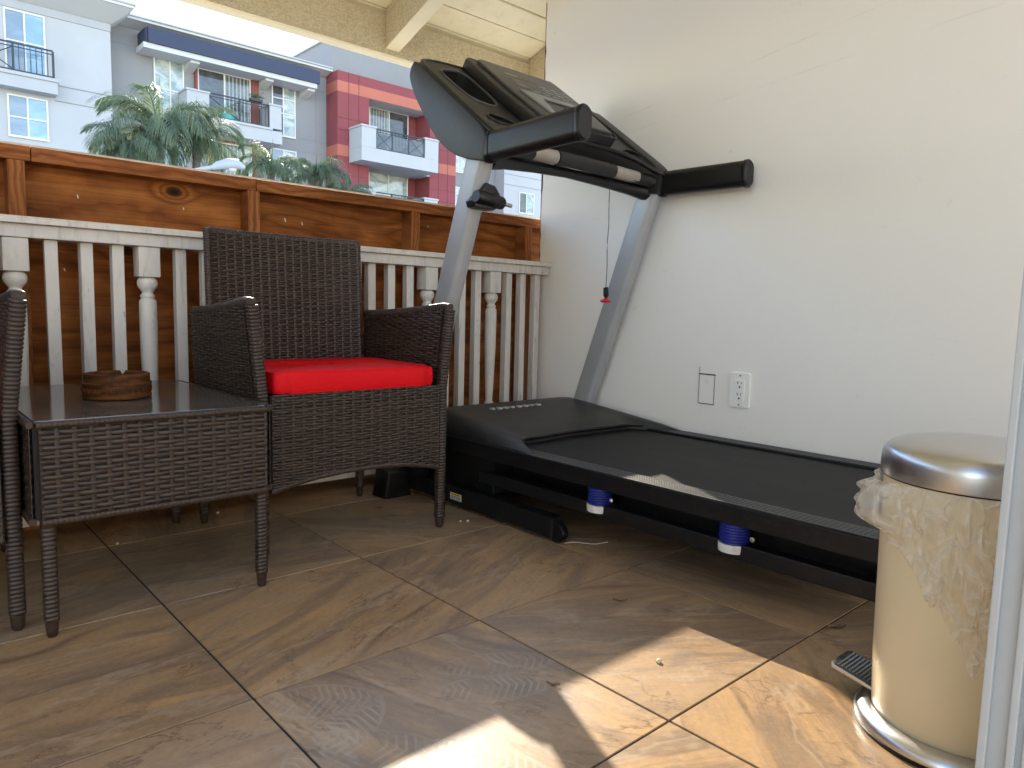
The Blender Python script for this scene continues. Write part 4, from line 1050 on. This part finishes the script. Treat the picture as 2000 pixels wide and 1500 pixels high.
# ================================================================== OUTSIDE
GZ = -3.3
def window(par, x0, x1, z0, z1, y, bars=(), pane=('g_blue',), fr=.055, cross=()):
    """recessed frame with panes between its bars; the wall face is at y"""
    f = MB(); yb, yf = y-.05, y+.03
    f.box(x0-fr, x1+fr, yb, yf, z1, z1+fr); f.box(x0-fr, x1+fr, yb-.03, yf, z0-fr*1.3, z0)
    f.box(x0-fr, x0, yb, yf, z0, z1); f.box(x1, x1+fr, yb, yf, z0, z1)
    for b in bars: f.box(b-fr*.5, b+fr*.5, yb+.004, yf, z0, z1)
    for c_ in cross: f.box(x0, x1, yb+.006, yf, c_-fr*.4, c_+fr*.4)
    wo = f.build('window', M['winframe'], par)
    ed = [x0] + list(bars) + [x1]
    for i in range(len(ed)-1):
        MB().box(ed[i]+(fr*.5 if i else 0), ed[i+1]-(fr*.5 if i < len(ed)-2 else 0), y-.015, y+.012, z0, z1).build('pane', M[pane[i % len(pane)]], wo)
    return wo
def iron_rail(par, x0, x1, y, z0, z1, nx=1, name='balcony_rail'):
    m_ = MB(); t = .035
    m_.box(x0, x1, y-.03, y+.03, z1-.05, z1); m_.box(x0, x1, y-.02, y+.02, z0, z0+.04); m_.box(x0, x1, y-.02, y+.02, z1-.16, z1-.13)
    n = max(2, int((x1-x0)/.9))
    for k in range(n+1): x = x0+(x1-x0)*k/n; m_.box(x-t, x+t, y-.025, y+.025, z0, z1-.05)
    for k in range(n):
        xa, xb = x0+(x1-x0)*k/n, x0+(x1-x0)*(k+1)/n
        if k % 2 == 0:
            m_.sweep([(xa, y, z0+.03), (xb, y, z1-.15)], .018, 6); m_.sweep([(xa, y, z1-.15), (xb, y, z0+.03)], .018, 6)
        else:
            q = max(2, int((xb-xa)/.16))
            for j in range(1, q): xx_ = xa+(xb-xa)*j/q; m_.box(xx_-.011, xx_+.011, y-.011, y+.011, z0, z1-.05)
    return m_.build(name, M['iron'], par)
# ---- white block at the left
wb = thing('white_apartment_block', 'white apartment block with wide grey eave at the left', 'building', (2, 36, GZ))
WY = 32.0
MB().box(-14, 7.55, WY, 44, GZ, 10.87).build('wall', M['s_white'], wb)
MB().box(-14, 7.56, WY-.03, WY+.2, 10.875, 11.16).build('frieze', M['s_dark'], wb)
ev = MB(); ev.box(-14, 8.17, 31.0, 44.5, 11.62, 11.72); ev.prism([(-14, 31.95, 11.165), (-14, 31.03, 11.61), (-14, 44, 11.61), (-14, 44, 11.165)], (21.60, 0, 0))
ev.add([(7.6, 31.95, 11.165), (8.15, 31.03, 11.61), (8.15, 44, 11.61), (7.6, 44, 11.165), (7.6, 31.03, 11.61)], [(0, 1, 2, 3), (0, 4, 1)]); er = ev.build('eave', M['s_eave'], wb)
MB().box(-14, 8.22, 30.95, 44.6, 11.725, 11.80).build('roof_edge', M['s_white'], er)
for z in (8.48, 7.92, 5.5): MB().box(5.62 if z > 6 else -14, 7.55, WY-.012, WY-.002, z-.018, z+.018).build('score_line', M['joint'], wb)
for x0 in (4.20, -.6, -5.4):
    window(wb, x0, x0+1.14, 8.55, 10.77, WY, (x0+.56,), ('g_screen', 'g_blue'), cross=(9.75,))
    window(wb, x0, x0+1.14, 6.45, 7.82, WY, (x0+.56,), ('g_screen', 'g_blue'), cross=(7.1,))
    sl_ = MB(); sl_.box(x0-1.1, x0+1.44, 31.45, WY-.002, 8.02, 8.44); sl_.box(x0-1.16, x0+1.49, 31.39, WY-.002, 8.445, 8.56); s_ = sl_.build('balcony_slab', M['s_white'], wb)
    iron_rail(s_, x0-1.1, x0+1.33, 31.5, 8.60, 9.56)
# ---- grey middle wing with the navy canopy
gb = thing('grey_apartment_wing', 'grey apartment wing with navy blue canopy and white balcony', 'building', (12.5, 38, GZ))
GY = 33.0
MB().box(7.56, 17.15, GY, 44, GZ, 11.55).build('wall', M['s_grey'], gb)
ev = MB(); ev.box(7.56, 17.15, 32.35, 44, 11.70, 11.80); ev.prism([(7.57, 32.98, 11.56), (7.57, 32.42, 11.695), (7.57, 44, 11.695), (7.57, 44, 11.56)], (9.55, 0, 0)); ev.build('eave', M['s_eave'], gb)
MB().box(7.56, 17.14, 32.28, 44, 11.805, 11.87).build('roof_edge', M['s_white'], gb)
for z in (10.86, 8.48, 7.91): MB().box(7.56, 17.14, GY-.012, GY-.002, z-.018, z+.018).build('score_line', M['joint'], gb)
for x in (13.95, 16.6): MB().box(x-.012, x+.012, GY-.010, GY-.002, 4, 11.5).build('score_line', M['joint'], gb)
cn = MB(); cn.box(8.86, 16.21, 31.80, 32.27, 10.81, 11.38); cno = cn.build('canopy', M['s_blue'], gb)
MB().box(8.70, 16.12, 31.90, 32.99, 10.60, 10.805).build('soffit', M['s_eave'], cno)
MB().box(8.78, 8.855, 31.9, 32.99, 10.81, 11.37).build('canopy_cheek', M['s_blue'], cno)
MB().box(8.86, 16.2, 32.275, 32.99, 10.90, 11.30).build('canopy_core', M['s_grey'], cno)
for x in (10.55, 13.75, 15.75):
    MB().prism([(x, 32.995, 10.30), (x, 32.995, 10.595), (x, 32.10, 10.595), (x, 32.10, 10.50)], (.36, 0, 0)).build('bracket', M['s_eave'], cno)
sr = MB(); sr.box(10.97, 11.08, 32.86, 32.995, 8.2, 10.60); sr.box(13.41, 13.74, 32.86, 32.995, 8.2, 10.60); sr.box(10.97, 13.74, 32.86, 32.995, 10.61, 10.78); sr.build('door_surround', M['s_maroon'], gb)
sr = MB(); sr.box(11.60, 11.72, 32.86, 32.995, 5.3, 7.66); sr.box(13.44, 13.62, 32.86, 32.995, 5.3, 7.66); sr.box(11.60, 13.62, 32.86, 32.995, 7.665, 7.87); sr.build('door_surround', M['s_maroon'], gb)
window(gb, 11.14, 13.34, 8.3, 10.56, GY-.05, (12.22,), ('g_dark', 'g_curtain'))
window(gb, 11.80, 13.36, 5.4, 7.60, GY-.05, (13.05,), ('g_curtain', 'g_pale'))
window(gb, 9.41, 10.49, 8.30, 10.74, GY, (9.99,), ('g_pale', 'g_pale'), cross=(9.42,))
window(gb, 14.45, 15.49, 8.46, 10.72, GY, (14.95,), ('g_dark', 'g_pale'), cross=(9.45, 10.1))
window(gb, 14.37, 15.53, 5.8, 7.76, GY, (14.95,), ('g_screen', 'g_pale'))
window(gb, 9.41, 10.49, 5.6, 7.72, GY, (9.99,), ('g_pale', 'g_screen'))
bs = MB(); bs.box(10.30, 14.36, 31.80, 32.99, 7.76, 8.30); bs.box(10.26, 13.9, 31.74, 32.99, 8.305, 8.40); bo = bs.build('balcony_slab', M['s_white'], gb)
MB().box(10.28, 11.18, 31.82, 32.85, 8.405, 9.30).build('parapet', M['s_white'], bo); MB().box(10.24, 11.22, 31.78, 32.85, 9.305, 9.38).build('parapet_cap', M['s_white'], bo)
MB().box(13.80, 14.34, 31.82, 32.85, 8.405, 9.38).build('parapet', M['s_white'], bo); MB().box(13.76, 14.38, 31.78, 32.85, 9.385, 9.46).build('parapet_cap', M['s_white'], bo)
iron_rail(bo, 11.19, 13.79, 31.9, 8.43, 9.40)
# things on that balcony
pl = thing('planter_box', 'planter box of green leaves on the far balcony rail', 'planter', (13.2, 31.85, 9.42))
MB().box(12.92, 13.46, 31.76, 31.94, 9.41, 9.52).build('box', M['iron'], pl)
mb = MB()
for k in range(140):
    x, y, z = 13.19+RNG.normal(0, .15), 31.85+RNG.normal(0, .07), 9.56+abs(RNG.normal(0, .07)); a = RNG.uniform(0, 6.28); d = .06
    mb.add([(x, y, z), (x+d*math.cos(a), y+d*math.sin(a), z+.03), (x+d*math.cos(a+1.2), y+d*math.sin(a+1.2), z+.05)], [(0, 1, 2)])
mb.build('leaves', M['flower'], pl, stuff=True)
tt = MB(); tt.lathe((12.15, 32.3, 8.41), [(.30, 0), (.36, .05), (.38, .28), (.36, .30)], 20); solo(tt, 'storage_tub', M['teal'], (12.15, 32.3, 8.41), 'teal plastic tub on the far grey balcony', 'tub', smooth=40)
# ---- red block
rb = thing('red_apartment_block', 'red and salmon striped apartment block with white balconies', 'building', (20.7, 38, GZ))
RY = 31.9; XL, XR = 17.16, 24.24; ra, rb_ = 18.86, 22.52     # recess edges
def bands(x0, x1, z0, z1, y0, y1):
    for za, zb, mt in ((GZ, 4.6, 's_red'), (4.6, 5.15, 's_orange'), (5.15, 7.78, 's_red'), (7.78, 8.30, 's_orange'), (8.30, 10.75, 's_red'), (10.75, 11.25, 's_orange'), (11.25, 11.70, 's_red')):
        a, b = max(z0, za), min(z1, zb)
        if b-a > .01: MB().box(x0, x1, y0, y1, a, b-.004).build('wall_band', M[mt], rb)
bands(XL, ra, GZ, 11.7, RY, 44); bands(rb_, XR, GZ, 11.7, RY, 44); bands(ra, rb_, 10.75, 11.7, RY, 44)
MB().box(ra, rb_+.9, 33.25, 34, GZ, 10.74).build('recess_wall', M['s_red'], rb)
MB().box(XL-.01, XR+.5, RY+.6, 48, 11.705, 13.30).build('upper_storey', M['s_grey'], rb); MB().box(XL-.12, XR+.6, RY+.48, 48.1, 13.305, 13.42).build('roof_edge', M['s_eave'], rb)
jl = MB()
for z in (9.55, 9.0, 6.9, 6.3, 5.7): jl.box(XL, ra, RY-.010, RY-.002, z-.01, z+.01); jl.box(rb_, XR, RY-.010, RY-.002, z-.01, z+.01)
for x in (17.75, 18.3, 23.1, 23.7): jl.box(x-.01, x+.01, RY-.011, RY-.002, 4, 11.7)
jl.build('panel_joints', M['joint_red'], rb)
for z0 in (8.25, 5.30):
    window(rb, 19.66, 21.94, z0, z0+2.46, 33.20, (20.80,), ('g_curtain', 'g_dark') if z0 > 7 else ('g_pale', 'g_pale'))
    d_ = MB().box(22.70, 23.30, 33.20, 33.245, z0, z0+2.3).build('door', M['g_dark'], rb)
    MB().box(ra, rb_, 31.95, 33.2, z0+2.49 if z0 > 7 else z0+2.40, z0+2.495 if z0 > 7 else z0+2.42).build('soffit', M['s_eave'], rb) if z0 > 7 else None
    sl_ = MB(); sl_.box(17.78, 22.22, 30.72, 33.24 if False else 31.895, z0-.75, z0-.12); sl_.box(ra+.01, rb_-.01, 31.9, 33.24, z0-.75, z0-.14); s_ = sl_.build('balcony_slab', M['s_white'], rb)
    for xa, xb in ((17.78, 18.56), (21.40, 22.22)):
        MB().box(xa, xb, 30.72, 31.89, z0-.115, z0+.80).build('parapet', M['s_white'], s_); MB().box(xa-.04, xb+.04, 30.68, 31.89, z0+.805, z0+.89).build('parapet_cap', M['s_white'], s_)
    iron_rail(s_, 18.57, 21.39, 30.8, z0-.10, z0+.83)
    MB().box(18.58, 21.38, 30.79, 30.81, z0-.06, z0+.62).build('rail_screen', M['g_dark'], s_)
# ---- pale block at the far right
pw = thing('pale_apartment_block', 'pale blue white apartment block beyond the red one', 'building', (30, 40, GZ))
PY = 36.0
MB().box(24.8, 31.3, PY+.9, 46, GZ, 13.2).build('wall', M['s_grey'], pw); MB().box(31.31, 48, PY, 46, GZ, 13.2).build('wall', M['s_white'], pw)
for z in (9.43, 8.77): MB().box(31.31, 48, PY-.012, PY-.002, z-.018, z+.018).build('score_line', M['joint'], pw)
for x0 in (32.75, 36.5):
    window(pw, x0, x0+1.25, 10.2, 10.95 if x0 < 35 else 10.9, PY, (x0+.6,), ('g_pale',)); window(pw, x0-.05, x0+1.2, 7.1, 8.36, PY, (x0+.55,), ('g_dark', 'g_pale'))
window(pw, 27.9, 28.9, 9.2, 10.9, PY+.9, (28.4,), ('g_pale',), cross=(10.1,)); window(pw, 27.9, 28.9, 6.4, 8.2, PY+.9, (28.4,), ('g_pale',))
# ---- palms
def frond_mesh(seed, L=1.9, droop=1.0):
    rg = np.random.default_rng(seed); ribs = MB(); mb = MB(); n = 22; P = []
    for i in range(n+1):
        f = i/n; ang = .95 - 2.1*droop*f**1.25
        P.append(Vector((0, 0, 0)) if i == 0 else P[-1] + Vector((math.cos(ang), 0, math.sin(ang)))*(L/n))
    mb.sweep(P, [.022*(1-.85*i/n) for i in range(n+1)], 5)
    for i in range(2, n+1):
        for sub in range(4):
            f = (i - sub/4)/n; k = min(n-1, int(f*n)); p = P[k].lerp(P[k+1], f*n-k); t_ = (P[k+1]-P[k]).normalized()
            ll = (.55*math.sin(math.pi*min(1, .12+f*.88))**.6 + .12)*L*.50
            for s_ in (-1, 1):
                d = Vector((t_.x*.75, s_*.62+rg.normal(0, .12), t_.z*.75 + .12+rg.normal(0, .16))).normalized(); l2 = ll*rg.uniform(.8, 1.15); w_ = .0095
                a = p; b = p + d*l2*.5 + Vector((0, 0, -.04*l2)); c_ = b + (d*.55 + Vector((0, 0, -.75)))*l2*.5; e_ = c_ + Vector((d.x*.15, d.y*.15, -1))*l2*.22
                sd_ = d.cross(Vector((0, 0, 1))).normalized()*w_
                mb.add([a-sd_*.5, a+sd_*.5, b+sd_, b-sd_, c_+sd_*.7, c_-sd_*.7, e_], [(0, 1, 2, 3), (3, 2, 4, 5), (5, 4, 6)])
    return mb.mesh('frond', M['frond'])
FR = [frond_mesh(3, 1.9, 1.0), frond_mesh(4, 1.75, 1.12), frond_mesh(5, 2.0, .86), frond_mesh(6, 1.6, 1.25)]
def palm(x, y, z, sc, n, label, spear=True):
    t = thing('palm_tree', label, 'palm tree', (x, y, GZ), 'palms beyond the plywood screen')
    h = z - GZ; mb = MB(); k = 14
    mb.sweep([(x+.05*math.sin(i*.5), y, GZ + h*i/k) for i in range(k+1)], [(.17-.06*i/k)*(1+.04*(i % 2))*sc for i in range(k+1)], 12); mb.build('trunk', M['trunk'], t, smooth=50)
    if spear: MB().sweep([(x, y, z-.1), (x+.03, y, z+.9*sc), (x+.06, y, z+1.5*sc)], [.03, .018, .003], 6).build('spear', M['frond_rib'], t)
    for i in range(n):
        o = bpy.data.objects.new('frond', FR[i % 4]); COL.objects.link(o); o.parent = t; o.location = (0, 0, h)
        s_ = sc*RNG.uniform(.82, 1.12); o.scale = (s_, s_, s_)
        o.rotation_euler = (RNG.uniform(-.15, .15), RNG.uniform(-.55, .45), i*2.399 + RNG.uniform(-.25, .25))
palm(5.75, 20.0, 4.75, 1.0, 22, 'tallest feathery palm, in front of the grey wing and white corner')
palm(6.85, 20.6, 4.85, .85, 18, 'feathery palm just right of the tallest palm')
palm(4.95, 19.4, 4.10, .70, 18, 'low green palm at the foot of the white block corner')
palm(8.70, 20.0, 4.30, .62, 18, 'small drooping palm below the white balcony')
palm(10.05, 20.0, 4.25, .66, 18, 'small drooping palm before the red block corner')
palm(11.25, 20.2, 3.75, .62, 18, 'rightmost low palm, below the red block balcony')
# ---- street lamp head above the screen
sp = thing('street_lamp', 'pale street lamp head peeking over the plywood screen', 'street lamp', (3.7, 14, GZ))
MB().sweep([(3.7, 14, GZ), (3.7, 14, 1.2), (3.72, 14, 2.45)], [.10, .08, .06], 12).build('pole', M['lampgrey'], sp, smooth=50)
MB().sweep([(3.72, 14, 2.4), (3.95, 14, 2.72), (4.4, 14, 2.95), (4.98, 14, 3.13)], .035, 8).build('arm', M['lampgrey'], sp, smooth=60)
hd_ = MB(); hd_.sweep([(4.94, 14, 3.11), (5.05, 14, 3.17), (5.25, 14, 3.235), (5.42, 14, 3.245), (5.56, 14, 3.20)], [.04, .075, .10, .095, .03], 14); ho = hd_.build('lamp_head', M['lampgrey'], sp, smooth=60)
MB().lathe((5.32, 14, 3.09), [(.02, 0), (.07, .02), (.085, .06)], 16).build('lens', M['whiteplastic'], ho, smooth=60)
